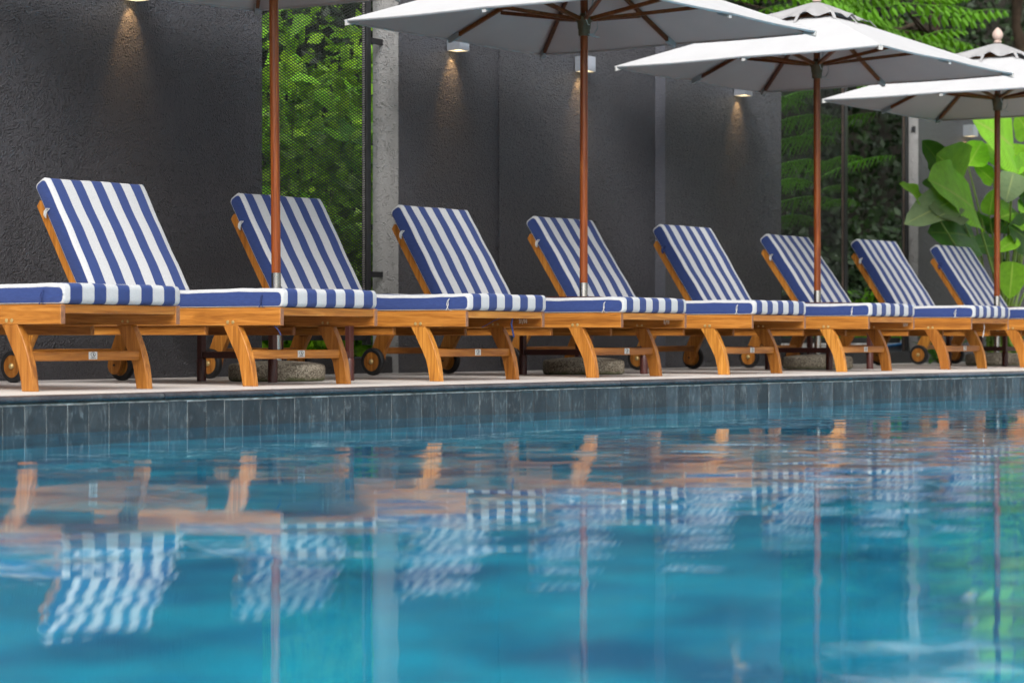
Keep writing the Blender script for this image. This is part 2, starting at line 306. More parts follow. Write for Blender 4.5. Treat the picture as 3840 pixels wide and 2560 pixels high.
# ------------------------------------------------------------------ mesh helpers
class MB:
    def __init__(s): s.v = []; s.f = []; s.m = []; s.uv = None
    def add(s, vs_, fs, mi=0):
        o = len(s.v); s.v += [tuple(x) for x in vs_]; s.f += [tuple(i + o for i in f) for f in fs]; s.m += [mi] * len(fs); return s
    def box(s, x0, x1, y0, y1, z0, z1, c=0.0, mi=0):
        if c <= 0:
            return s.add([(x, y, z) for x in (x0, x1) for y in (y0, y1) for z in (z0, z1)],
                         [(0, 1, 3, 2), (4, 6, 7, 5), (0, 4, 5, 1), (2, 3, 7, 6), (0, 2, 6, 4), (1, 5, 7, 3)], mi)
        vs_, idx = [], {}
        for i, x in enumerate((x0, x1)):
            for j, y in enumerate((y0, y1)):
                for k, z in enumerate((z0, z1)):
                    sx, sy, sz = (1 - 2 * i), (1 - 2 * j), (1 - 2 * k)
                    idx[i, j, k, 0] = len(vs_); vs_.append((x, y + sy * c, z + sz * c))
                    idx[i, j, k, 1] = len(vs_); vs_.append((x + sx * c, y, z + sz * c))
                    idx[i, j, k, 2] = len(vs_); vs_.append((x + sx * c, y + sy * c, z))
        fs = []
        for i in (0, 1): fs.append([idx[i, 0, 0, 0], idx[i, 0, 1, 0], idx[i, 1, 1, 0], idx[i, 1, 0, 0]])
        for j in (0, 1): fs.append([idx[0, j, 0, 1], idx[1, j, 0, 1], idx[1, j, 1, 1], idx[0, j, 1, 1]])
        for k in (0, 1): fs.append([idx[0, 0, k, 2], idx[0, 1, k, 2], idx[1, 1, k, 2], idx[1, 0, k, 2]])
        for i in (0, 1):
            for j in (0, 1): fs.append([idx[i, j, 0, 0], idx[i, j, 1, 0], idx[i, j, 1, 1], idx[i, j, 0, 1]])
            for k in (0, 1): fs.append([idx[i, 0, k, 0], idx[i, 1, k, 0], idx[i, 1, k, 2], idx[i, 0, k, 2]])
        for j in (0, 1):
            for k in (0, 1): fs.append([idx[0, j, k, 1], idx[1, j, k, 1], idx[1, j, k, 2], idx[0, j, k, 2]])
        for i in (0, 1):
            for j in (0, 1):
                for k in (0, 1): fs.append([idx[i, j, k, 0], idx[i, j, k, 1], idx[i, j, k, 2]])
        return s.add(vs_, fs, mi)
    def lathe(s, prof, seg=24, center=(0, 0), axis='z', mi=0, caps=True):
        vs_ = []
        for r_, z in prof:
            for k in range(seg):
                a = 2 * PI * k / seg
                if axis == 'z': vs_.append((center[0] + r_ * math.cos(a), center[1] + r_ * math.sin(a), z))
                else: vs_.append((z, center[0] + r_ * math.cos(a), center[1] + r_ * math.sin(a)))
        fs = [(i * seg + k, i * seg + (k + 1) % seg, (i + 1) * seg + (k + 1) % seg, (i + 1) * seg + k) for i in range(len(prof) - 1) for k in range(seg)]
        if caps: fs += [tuple(range(seg))[::-1], tuple((len(prof) - 1) * seg + k for k in range(seg))]
        return s.add(vs_, fs, mi)
    def tube(s, pts, r_, sides=6, mi=0, flat=1.0):
        pts = [Vector(p_) for p_ in pts]; n_ = len(pts)
        rs = r_ if isinstance(r_, (list, tuple)) else [r_] * n_
        vs_ = []; up = Vector((0.31, 0.2, 0.93))
        for i, p_ in enumerate(pts):
            t = (pts[min(i + 1, n_ - 1)] - pts[max(i - 1, 0)]).normalized()
            a = t.cross(up)
            if a.length < 1e-4: a = t.cross(Vector((1, 0, 0)))
            a.normalize(); b_ = t.cross(a)
            for k in range(sides):
                an = 2 * PI * k / sides
                vs_.append(p_ + a * (math.cos(an) * rs[i]) + b_ * (math.sin(an) * rs[i] * flat))
        fs = [(i * sides + k, i * sides + (k + 1) % sides, (i + 1) * sides + (k + 1) % sides, (i + 1) * sides + k) for i in range(n_ - 1) for k in range(sides)]
        fs += [tuple(range(sides))[::-1], tuple((n_ - 1) * sides + k for k in range(sides))]
        return s.add(vs_, fs, mi)
    def extr(s, poly, x0, x1, c=0.0, mi=0):          # polygon in (y, z), extruded along x
        k = len(poly)
        cy = sum(p_[0] for p_ in poly) / k; cz = sum(p_[1] for p_ in poly) / k
        if c:
            def ins(p_):
                d = Vector((p_[0] - cy, p_[1] - cz)); L = max(d.length, 1e-6); q = d * (max(0, L - c * 1.3) / L); return (cy + q.x, cz + q.y)
            rings = [(x0, [ins(p_) for p_ in poly]), (x0 + c, poly), (x1 - c, poly), (x1, [ins(p_) for p_ in poly])]
        else: rings = [(x0, poly), (x1, poly)]
        vs_ = [(x, *p_) for x, pl in rings for p_ in pl]
        fs = [(i * k + j, i * k + (j + 1) % k, (i + 1) * k + (j + 1) % k, (i + 1) * k + j) for i in range(len(rings) - 1) for j in range(k)]
        fs += [tuple(range(k))[::-1], tuple((len(rings) - 1) * k + j for j in range(k))]
        return s.add(vs_, fs, mi)
    def mesh(s, name, mats, smooth=False, recalc=True):
        me = bpy.data.meshes.new(name); me.from_pydata(s.v, [], s.f)
        mats = mats if isinstance(mats, (list, tuple)) else [mats]
        for m_ in mats: me.materials.append(m_)
        me.polygons.foreach_set('material_index', s.m)
        if s.uv is not None:
            uvl = me.uv_layers.new(name='UVMap'); li = np.empty(len(me.loops), dtype=np.int32); me.loops.foreach_get('vertex_index', li)
            uvl.data.foreach_set('uv', np.array(s.uv, dtype=np.float32)[li].ravel())
        if recalc:
            bm = bmesh.new(); bm.from_mesh(me); bmesh.ops.recalc_face_normals(bm, faces=bm.faces); bm.to_mesh(me); bm.free()
        if smooth: me.polygons.foreach_set('use_smooth', [True] * len(me.polygons))
        me.update(); return me
    def build(s, name, mats, parent=None, smooth=False, recalc=True):
        return link(name, s.mesh(name, mats, smooth, recalc), parent)
def link(name, me, parent=None):
    o = bpy.data.objects.new(name, me); COL.objects.link(o)
    if parent: o.parent = parent
    return o
def empty(name, loc=(0, 0, 0), rz=0.0):
    o = bpy.data.objects.new(name, None); COL.objects.link(o); o.location = loc; o.rotation_euler = (0, 0, rz); o.empty_display_size = 0.1; return o
def tag(o, label, cat, group=None):
    o['label'] = label; o['category'] = cat
    if group: o['group'] = group
    return o
def kind(o, k, label=None):
    o['kind'] = k
    if label: o['label'] = label
    return o
def copy_tree(o, parent=None):
    c_ = o.copy(); COL.objects.link(c_); c_.parent = parent
    for ch in list(o.children): copy_tree(ch, c_)
    return c_
def smooth_angle(o, ang=35):
    me = o.data
    me.polygons.foreach_set('use_smooth', [True] * len(me.polygons))
    try: me.set_sharp_from_angle(angle=math.radians(ang))
    except Exception: pass
    return o

# ------------------------------------------------------------------ the setting: pool, deck, ground
ZW, ZT, TP = -0.136, -0.036, 0.1078
def edge(x): return -0.315 if x < 10.6 else -0.315 - 0.056 * (x - 10.6) * min(1.0, (x - 10.6) / 1.2)
OFFT = 0.08                                  # face of the pool wall in front of the end of the paving
XA, XB, YB, ZF = -8.0, 24.0, -13.0, -1.25
def edgepts(x0, x1, n_): return [(x0 + (x1 - x0) * i / n_) for i in range(n_ + 1)]

# pool floor and inner walls
kind(MB().add([(XA, YB, ZF), (XB, YB, ZF), (XB, -.30, ZF), (XA, -.30, ZF)], [(0, 1, 2, 3)]).build('pool_floor', POOLFLOOR), 'structure')
mb = MB()
xs = edgepts(XA, XB, 320); vv = []
for x in xs: vv += [(x, edge(x) - OFFT - .0074, -0.262), (x, edge(x) - OFFT - .0074, -0.03)]
mb.add(vv, [(2 * i, 2 * i + 2, 2 * i + 3, 2 * i + 1) for i in range(len(xs) - 1)])
vv = []
for x in xs: vv += [(x, edge(x) - OFFT + .004, ZF - .05), (x, edge(x) - OFFT + .004, -0.262)]
poolwall = kind(mb.build('pool_wall', CREAMBOX), 'structure')
kind(MB().add(vv, [(2 * i, 2 * i + 2, 2 * i + 3, 2 * i + 1) for i in range(len(xs) - 1)]).build('pool_inner_wall', INNERWALL), 'structure')
kind(MB().add([(XA, YB, ZF), (XA, edge(XA) - .06, ZF), (XA, edge(XA) - .06, 0), (XA, YB, 0), (XB, YB, ZF), (XB, edge(XB) - .06, ZF), (XB, edge(XB) - .06, 0), (XB, YB, 0)],
              [(0, 1, 2, 3), (4, 7, 6, 5), (0, 3, 7, 4)]).build('pool_end_wall', POOLFLOOR, recalc=False), 'structure')
# waterline tiles, one object each
tilemesh = []
for k in range(6):
    g_ = 0.0016; j_ = random.uniform(-.0012, .0012)
    tilemesh.append(MB().box(-TP / 2 + g_, TP / 2 - g_, -0.010 + j_, 0.012, -0.265, ZT, 0.0014).mesh('tile', TILE))
xt = 5.53
k = 0
while xt < 15.7:
    o = link('tile', tilemesh[k % 6], poolwall); k += 1
    sl = (edge(xt + .05) - edge(xt - .05)) / .1
    o.location = (xt, edge(xt) - OFFT, random.uniform(-.002, .002)); o.rotation_euler = (0, 0, math.atan(sl)); xt += TP
# out-of-frame run of the same tiles
mb = MB()
for a_, b_ in ((XA, 5.47), (15.75, XB)):
    x = a_
    while x < b_ - 0.02:
        x2 = min(x + TP, b_); mb.box(x + .0016, x2 - .0016, edge((x + x2) / 2) - OFFT - .010, edge((x + x2) / 2) - OFFT + .011, -0.265, ZT); x += TP
kind(mb.build('tile', TILE, poolwall), 'stuff')
# mortar bed under the coping
mb = MB(); vv = []
for x in xs: vv += [(x, edge(x) - OFFT - .006, ZT - .003), (x, edge(x) - OFFT - .006, -.022), (x, edge(x) - OFFT + .05, -.022)]
mb.add(vv, [(3 * i + q, 3 * i + 3 + q, 3 * i + 4 + q, 3 * i + 1 + q) for i in range(len(xs) - 1) for q in (0, 1)])
mb.build('mortar_bed', MORTAR, poolwall, recalc=False)
# coping stones with a rounded nose
cop = kind(MB().add([(XA, edge(XA) + .03, -.03), (XB, edge(XA) + .03, -.03), (XB, edge(XA) + .05, -.03), (XA, edge(XA) + .05, -.03)], [(0, 1, 2, 3)]).build('coping', MORTAR), 'structure')
def nose(x):
    e_ = edge(x); pr = [(e_ - .003, -0.026), (e_ - OFFT - .012, -0.026)]
    for a in range(0, 7):
        an = -PI / 2 - a * PI / 6; pr.append((e_ - OFFT - .012 + .0125 * math.cos(an), -.0128 + .0125 * math.sin(an)))
    pr += [(e_ - OFFT + .01, 0.0004), (e_ - .003, 0.0008)]
    return pr
x = XA
while x < XB:
    x2 = min(x + 0.650, XB); off = random.uniform(-.0015, .0015)
    n_ = 3; rings = []
    for i in range(n_):
        xx = x + .0014 + (x2 - x - .0028) * i / (n_ - 1); rings.append([(xx, y + off, z) for y, z in nose(xx)])
    kk = len(rings[0]); vv = [p_ for r_ in rings for p_ in r_]
    fs = [(i * kk + j, i * kk + (j + 1) % kk, (i + 1) * kk + (j + 1) % kk, (i + 1) * kk + j) for i in range(n_ - 1) for j in range(kk)]
    fs += [tuple(range(kk)), tuple((n_ - 1) * kk + j for j in range(kk))[::-1]]
    o = smooth_angle(MB().add(vv, fs).build('coping_stone', COPING, cop), 40); x = x2
# paving slabs
deck = kind(MB().add([(XA, edge(XA) + .02, -.02), (10.6, edge(10.6) + .02, -.02), (XB, edge(XB) + .02, -.02), (XB, 2.9, -.02), (XA, 2.9, -.02)], [(0, 1, 2, 3, 4)]).build('deck', GROUND), 'structure')
def ywall(x): return 2.046 + (x - 8.844) * 0.0276
slabs = {}
rows = [None, 0.27, 0.87, 1.47, 2.07, 2.67]
mbout = MB()
for i in range(int((XB - XA) / .6)):
    xa, xb = XA + i * .6 + .0015, XA + (i + 1) * .6 - .0015
    for j in range(5):
        y0a = edge(xa) + .0015 if j == 0 else rows[j] + .0015; y0b = edge(xb) + .0015 if j == 0 else rows[j] + .0015
        y1 = rows[j + 1] - .0015
        me_ = MB()
        tgt = MB() if 5.0 < xa < 21.5 else mbout
        tgt.add([(xa, y0a, 0), (xb, y0b, 0), (xb, y1, 0), (xa, y1, 0), (xa, y0a, -.018), (xb, y0b, -.018), (xb, y1, -.018), (xa, y1, -.018)],
                [(0, 1, 2, 3), (0, 4, 5, 1), (1, 5, 6, 2), (2, 6, 7, 3), (3, 7, 4, 0)])
        if tgt is not mbout: tgt.build('paving_slab', PAVING, deck)
kind(mbout.build('paving_slab', PAVING, deck), 'stuff')
# ground behind the walls and round the pool
kind(MB().add([(-200, 2.6, -.06), (300, 2.6, -.06), (300, 300, -.06), (-200, 300, -.06), (-200, -300, -.06), (300, -300, -.06), (300, YB, -.06), (-200, YB, -.06),
               (XA, YB, -.06), (XA, 2.6, -.06), (-200, 2.6, -.06), (-200, YB, -.06), (XB, YB, -.06), (300, YB, -.06), (300, 2.6, -.06), (XB, 2.6, -.06)],
              [(0, 1, 2, 3), (4, 5, 6, 7), (8, 9, 10, 11), (12, 13, 14, 15)]).build('ground', GROUND, recalc=False), 'structure')
kind(MB().box(XA - 2, XB + 2, YB - 4, YB, -.05, 0.0, 0).build('near_deck', PAVING), 'structure')
# water surface: a wave field
gx = np.concatenate([np.linspace(XA, 0, 40)[:-1], np.linspace(0, 15.5, 780)[:-1], np.linspace(15.5, XB, 60)])
ex = np.array([edge(x) for x in gx]) - OFFT + .004
yy = np.concatenate([np.linspace(YB, -7.3, 40)[:-1], np.linspace(-7.3, -0.40, 390)]); ny, nx = len(yy), len(gx)
ty = (yy - YB) / (yy[-1] - YB)
Y = YB + (ex[None, :] - YB) * ty[:, None]; X = np.broadcast_to(gx[None, :], Y.shape)
def wavesum(n_, l0, l1, slope, mean, spread):
    h = np.zeros_like(Y)
    for i in range(n_):
        lam = float(np.exp(rng.uniform(np.log(l0), np.log(l1)))); an = rng.normal(mean, spread)
        h += slope * lam / (2 * PI) * np.sin((math.cos(an) * X + math.sin(an) * Y) * 2 * PI / lam + rng.uniform(0, 6.28))
    return h
patch = wavesum(10, 1.5, 5.0, 1.0, 0.6, 1.2); patch = np.clip(0.85 + 0.5 * patch / patch.std(), 0.25, 1.7)
H = patch * (wavesum(44, 0.085, 0.24, 0.00135, 0.62, 0.5) + wavesum(14, 0.24, 0.6, 0.0011, 0.62, 0.4)) + wavesum(8, 0.7, 1.8, 0.0009, 0.62, 0.5)
dist = ex[None, :] - Y
sm = np.clip((dist - 0.5) / 2.2, 0, 1); H *= 0.07 + 0.93 * sm * sm * (3 - 2 * sm)
co = np.stack([X, Y, H + ZW], -1).reshape(-1, 3)
me = bpy.data.meshes.new('water'); me.vertices.add(len(co)); me.vertices.foreach_set('co', co.astype(np.float32).ravel())
idx = (np.arange(ny - 1)[:, None] * nx + np.arange(nx - 1)[None, :]).ravel()
q = np.stack([idx, idx + 1, idx + nx + 1, idx + nx], 1)
me.loops.add(q.size); me.loops.foreach_set('vertex_index', q.ravel().astype(np.int32))
me.polygons.add(len(q)); me.polygons.foreach_set('loop_start', np.arange(0, q.size, 4, dtype=np.int32)); me.polygons.foreach_set('loop_total', np.full(len(q), 4, dtype=np.int32))
me.polygons.foreach_set('use_smooth', np.ones(len(q), dtype=bool)); me.materials.append(WATER); me.update(calc_edges=True); me.validate()
kind(link('water', me), 'structure')

# ------------------------------------------------------------------ walls
WH = 2.52
def wall(name, label, x0, x1, y0a, y0b, thick, mats, cat='wall'):
    # front face runs from (x0,y0a) to (x1,y0b); left end face in its own material
    mb_ = MB(); v_ = [(x0, y0a, 0), (x1, y0b, 0), (x1, y0b + thick, 0), (x0, y0a + thick, 0)]
    v_ = [(a, b_, -.04) for a, b_, _ in v_] + [(a, b_, WH) for a, b_, _ in v_]
    mb_.add(v_, [(0, 1, 5, 4), (1, 2, 6, 5), (2, 3, 7, 6), (4, 5, 6, 7), (3, 2, 1, 0)], 0); mb_.add([v_[0], v_[3], v_[7], v_[4]], [(0, 1, 2, 3)], 1)
    o_ = mb_.build(name, mats, None, recalc=False)
    bm = bmesh.new(); bm.from_mesh(o_.data); bmesh.ops.remove_doubles(bm, verts=bm.verts, dist=1e-5); bmesh.ops.recalc_face_normals(bm, faces=bm.faces); bm.to_mesh(o_.data); bm.free()
    return tag(o_, label, cat)
wall('rendered_wall', 'dark charcoal rough-cast wall filling the left of the photo, left of the mesh screen', -6.0, 10.35, ywall(-6), ywall(10.35), .2, [WALL_A, WALL_END])
wall('rendered_wall', 'charcoal wall with pale grey end face, between mesh screen and the faint vertical joint', 11.63, 12.70, 2.122, 2.150, .2, [WALL_A, WALL_END])
wall('rendered_wall', 'charcoal wall behind the second parasol pole, between the faint joint and the blue-grey step', 12.70, 14.668, 2.144, 2.207, .2, [WALL_B, WALL_A])
wall('rendered_wall', 'charcoal wall stepped forward right of the blue-grey strip, ending at the fern gateway', 14.67, 16.33, 2.123, 2.123, .2, [WALL_B, WALL_STEP])
wall('rendered_wall', 'charcoal wall at far right with light grey end face, behind the broad-leaved plant', 19.02, 27.0, 2.30, 2.52, .108, [WALL_B, WALL_END])
def kerb(label, x0, x1, y0, y1): return tag(MB().box(x0, x1, y0, y1, -.02, .100, .006).build('kerb', KERB), label, 'kerb')
kerb('low dark kerb under the mesh screen beside the pale wall end', 10.36, 11.622, 2.16, 2.28)
kerb('low dark kerb across the gateway in front of the gravel', 16.335, 19.012, 2.24, 2.40)

# ------------------------------------------------------------------ mesh screens
def expanded_mesh(x0, x1, z0, z1, y, pw, ph, w, name, parent):
    mb_ = MB(); sl_ = ph / pw; H_ = z1 - z0
    for sgn in (1, -1):
        k0 = -int(H_ / ph) - 2; k1 = int((x1 - x0) / pw) + int(H_ / ph) + 2
        for k_ in range(k0, k1):
            # line z = z0 + sgn*sl*(x - xk)
            xk = x0 + k_ * pw
            za = z0 if sgn > 0 else z1
            pts_ = []
            xs_ = xk; xe_ = xk + H_ / sl_
            a_, b_ = max(xs_, x0), min(xe_, x1)
            if b_ - a_ < pw * .3: continue
            zz = lambda x_: za + sgn * sl_ * (x_ - xk)
            d = w / 2 * math.sqrt(1 + sl_ * sl_)
            yy = y + (.0012 if sgn > 0 else -.0012)
            mb_.add([(a_, yy, zz(a_) - d), (b_, yy, zz(b_) - d), (b_, yy, zz(b_) + d), (a_, yy, zz(a_) + d),
                     (a_, yy + .004, zz(a_) - d), (b_, yy + .004, zz(b_) - d), (b_, yy + .004, zz(b_) + d), (a_, yy + .004, zz(a_) + d)],
                    [(0, 1, 2, 3), (4, 7, 6, 5), (0, 4, 5, 1), (3, 2, 6, 7)])
    o_ = mb_.build(name, BLACK_METAL, parent, recalc=False); o_['kind'] = 'stuff'; return o_
def serrated(x, y, z0, z1, parent, mat_):
    mb_ = MB(); z = z0
    while z < z1:
        mb_.add([(x - .006, y - .004, z), (x + .006, y - .006, z + .004), (x + .006, y - .006, z + .011), (x - .006, y - .004, z + .007), (x - .006, y + .004, z), (x + .006, y + .002, z + .004), (x + .006, y + .002, z + .011), (x - .006, y + .004, z + .007)],
                [(0, 1, 2, 3), (4, 7, 6, 5), (0, 3, 7, 4), (3, 2, 6, 7)]); z += .0135
    o_ = mb_.build('mesh_edge', mat_, parent, recalc=False); o_['kind'] = 'stuff'; o_.location = -Vector(parent.location); return o_
EDGEMETAL = plain('galvanised_edge', (0.20, 0.19, 0.18), 0.5, 0.3, 0.4, 30)
RUSTEDGE = plain('rusty_edge', (0.10, 0.066, 0.048), 0.7, 0.0, 0.6, 5)
s1 = tag(empty('mesh_screen', (10.9, 2.26, 0)), 'black framed expanded-metal screen before bright leaves, beside the pale wall end', 'screen')
def put(o_, root): o_.location = -Vector(root.location) if o_.parent else (0, 0, 0); return o_
Y1 = 2.252
put(MB().box(11.462, 11.506, Y1 - .02, Y1 + .02, .17, 2.5, .002).build('post', BLACK_METAL, s1), s1)
put(MB().box(9.9, 9.944, Y1 - .02, Y1 + .02, .17, 2.5, .002).build('post', BLACK_METAL, s1), s1)
put(MB().box(9.946, 11.46, Y1 - .018, Y1 + .018, .198, .228, .002).build('bottom_rail', BLACK_METAL, s1), s1)
put(MB().box(9.946, 11.46, Y1 - .018, Y1 + .018, 2.46, 2.49, .002).build('top_rail', BLACK_METAL, s1), s1)
for z in (0.598, 2.011): put(MB().box(11.507, 11.629, Y1 - .012, Y1 + .012, z - .017, z + .017, .002).build('bracket', BLACK_METAL, s1), s1)
put(expanded_mesh(9.946, 11.44, .23, 2.46, Y1, 0.040, .0178, .0036, 'expanded_mesh', s1), s1)
serrated(11.447, Y1 - .006, .235, 2.45, s1, EDGEMETAL)
Y2 = 2.40
s2 = tag(empty('mesh_screen', (17.0, Y2, 0)), 'tall black mesh gate panel in front of fern fronds, left half of the gateway', 'screen')
put(MB().box(17.845, 17.895, Y2 - .02, Y2 + .02, .05, 2.5, .002).build('post', BLACK_METAL, s2), s2)
put(MB().box(16.0, 16.05, Y2 - .02, Y2 + .02, .05, 2.5, .002).build('post', BLACK_METAL, s2), s2)
put(MB().box(16.052, 17.843, Y2 - .018, Y2 + .018, .17, .215, .002).build('bottom_rail', BLACK_METAL, s2), s2)
put(expanded_mesh(16.052, 17.80, .216, 2.46, Y2, 0.040, .0178, .0010, 'expanded_mesh', s2), s2)
serrated(17.828, Y2 - .006, .22, 2.45, s2, RUSTEDGE)
s3 = tag(empty('gate_post', (18.95, Y2, 0)), 'thin black steel post with rusty edge, bracketed to the far pale wall end', 'post')
put(MB().box(18.945, 19.00, Y2 - .02, Y2 + .02, .03, 2.5, .002).build('post', BLACK_METAL, s3), s3)
put(MB().box(19.001, 19.04, Y2 - .075, Y2 - .045, 1.98, 2.02, .002).build('bracket', BLACK_METAL, s3), s3)
put(MB().box(17.90, 18.94, Y2 + .03, Y2 + .05, .17, .215, .002).build('bottom_rail', BLACK_METAL, s3), s3)
serrated(18.932, Y2 - .006, .05, 2.45, s3, RUSTEDGE)

# ------------------------------------------------------------------ wall lamps
def wall_lamp(x, y, z0, label, lit=1.0):
    t = tag(empty('wall_lamp', (x, y, z0)), label, 'wall lamp', 'cube lamps along the wall')
    mb_ = MB()
    s_ = .1
    mb_.box(0, s_, -s_, -s_ + .004, 0, s_); mb_.box(0, .004, -s_ + .004, -.004, 0, s_); mb_.box(s_ - .004, s_, -s_ + .004, -.004, 0, s_); mb_.box(0, s_, -.004, 0, 0, s_)
    mb_.build('housing', LAMP_METAL, t)
    MB().box(.0045, s_ - .0045, -s_ + .0045, -.0045, .008, .012).build('glass', LAMPGLASS, t)
    MB().box(.0045, s_ - .0045, -s_ + .0045, -.0045, s_ - .012, s_ - .008).build('top_plate', LAMP_METAL, t)
    MB().lathe([(.004, -.0035), (.004, 0)], 8, (-.075, s_ * .55), 'x').build('screw', BRASS, t)
    sl_ = bpy.data.lights.new('lamp_light', 'SPOT'); sl_.energy = 3.4 * lit; sl_.spot_size = math.radians(70); sl_.spot_blend = 0.85; sl_.color = (1.0, 0.56, 0.2); sl_.shadow_soft_size = .012
    so = bpy.data.objects.new('lamp_light', sl_); COL.objects.link(so); so.parent = t; so.location = (s_ * .5, -.050, -.004); so.rotation_euler = (math.radians(24), 0, 0)
    return t
wall_lamp(9.22, ywall(9.22) - .001, 1.985, 'cube wall lamp above the left charcoal wall, cut by the top edge')
wall_lamp(12.13, 2.133, 2.0, 'lit cube wall lamp half under the second parasol, right of the pale wall end')
wall_lamp(13.60, 2.168, 2.003, 'lit cube wall lamp partly hidden behind the second parasol pole')
wall_lamp(15.62, 2.121, 2.0, 'lit cube wall lamp under the third parasol, right of the blue-grey step')
wall_lamp(19.95, 2.323, 2.0, 'lit cube wall lamp at far right above the broad-leaved plant')

# ------------------------------------------------------------------ loungers
W = 0.68
D_, M_ = Vector((0.511, 0.860)), Vector((0.860, -0.511))
F0 = Vector((1.149, 0.427)); HINGE = Vector((1.20, 0.335))
def bp2(s, t): q_ = F0 + D_ * s + M_ * t; return (q_.x, q_.y)
def rounded(w0, w1, h0, h1, r_, nlong=14):
    pts_ = []
    for cx_, cy_, a0 in ((w1 - r_, h1 - r_, 0), (w0 + r_, h1 - r_, PI / 2), (w0 + r_, h0 + r_, PI), (w1 - r_, h0 + r_, 1.5 * PI)):
        arc = [(cx_ + r_ * math.cos(a0 + a * PI / 8), cy_ + r_ * math.sin(a0 + a * PI / 8)) for a in range(5)]
        if pts_:
            lx, ly = pts_[-1]; fx, fy = arc[0]
            m_ = nlong if abs(lx - fx) > abs(ly - fy) else 3
            pts_ += [(lx + (fx - lx) * i / m_, ly + (fy - ly) * i / m_) for i in range(1, m_)]
        pts_ += arc
    lx, ly = pts_[-1]; fx, fy = pts_[0]
    pts_ += [(lx + (fx - lx) * i / 3, ly + (fy - ly) * i / 3) for i in range(1, 3)]
    return pts_
def cushion(name, w0, w1, h0, h1, r_, tf, seed, pipe=True):
    rg = random.Random(seed); ph = [rg.uniform(0, 6.28) for _ in range(8)]
    prof = rounded(w0, w1, h0, h1, r_)
    cw, chh = (w0 + w1) / 2, (h0 + h1) / 2
    xs_ = [0.010, 0.0115, 0.018] + [0.018 + (W - .036) * i / 16 for i in range(1, 16)] + [W - .018, W - .0115, W - .010]
    vs_ = []
    for i, x_ in enumerate(xs_):
        ins = .0105 if i in (0, len(xs_) - 1) else (.0045 if i in (1, len(xs_) - 2) else 0)
        for a, b_ in prof:
            aa = a - ins * (1 if a > cw + (w1 - w0) * .5 - r_ - .001 else -1 if a < cw - (w1 - w0) * .5 + r_ + .001 else 0)
            bb = b_ - ins * ((.9 if tf else 1.45) if b_ > chh else -.55)
            wob = .0022 * math.sin(9 * a + ph[0] + 3 * x_) + .0016 * math.sin(17 * x_ + ph[1] + 4 * a) + .0012 * math.sin(31 * a + ph[2])
            puff = .004 * math.sin(PI * (x_ / W)) * math.sin(PI * min(1, max(0, (a - w0) / (w1 - w0)))) ** .5
            if b_ > chh: bb += wob + puff
            elif tf: bb += wob * .4
            vs_.append((x_ + (.0015 * math.sin(12 * a + ph[3]) if ins else 0), aa, bb))
    k_ = len(prof); ns = len(xs_)
    if tf: vs_ = [(x_, *bp2(a, h1 - b_ if False else b_)) for x_, a, b_ in vs_]
    mb_ = MB(); fs = [(i * k_ + j, i * k_ + (j + 1) % k_, (i + 1) * k_ + (j + 1) % k_, (i + 1) * k_ + j) for i in range(ns - 1) for j in range(k_)]
    mb_.add(vs_, fs, 0); mb_.f += [tuple(range(k_))[::-1], tuple((ns - 1) * k_ + j for j in range(k_))]; mb_.m += [1, 1]
    me_ = mb_.mesh(name, [STRIPE, BLUE]); me_.polygons.foreach_set('use_smooth', [True] * len(me_.polygons))
    try: me_.set_sharp_from_angle(angle=math.radians(50))
    except Exception: pass
    return me_
seatmesh = [cushion('seat_cushion', -.012, 1.135, .3475, .4290, .021, False, s) for s in (1, 2, 3)]
backmesh = [cushion('back_cushion', -.045, .642, .0, .083, .022, True, s) for s in (4, 5, 6)]
# in the backrest frame t grows rearwards; the puffed face must be the front (t = 0), so mirror t
for me_ in backmesh:
    for v_ in me_.vertices:
        q_ = Vector((v_.co.y, v_.co.z)) - F0; s_, t_ = q_.dot(D_), q_.dot(M_); y_, z_ = bp2(s_, .083 - t_); v_.co.y, v_.co.z = y_, z_
    bm = bmesh.new(); bm.from_mesh(me_); bmesh.ops.recalc_face_normals(bm, faces=bm.faces); bm.to_mesh(me_); bm.free()
FRONT_LEG = [(.335, .2675), (.248, .2675), (.222, .225), (.200, .18), (.187, .15), (.172, .10), (.163, .05), (.157, .0), (.219, .0), (.228, .05), (.241, .10), (.266, .15), (.284, .18), (.308, .225)]
REAR_LEG = [(1.520, .2675), (1.620, .2675), (1.650, .22), (1.682, .15), (1.700, .09), (1.702, .07), (1.694, .048), (1.678, .035), (1.658, .031), (1.638, .035), (1.622, .05), (1.614, .07), (1.602, .12), (1.572, .18), (1.545, .225)]
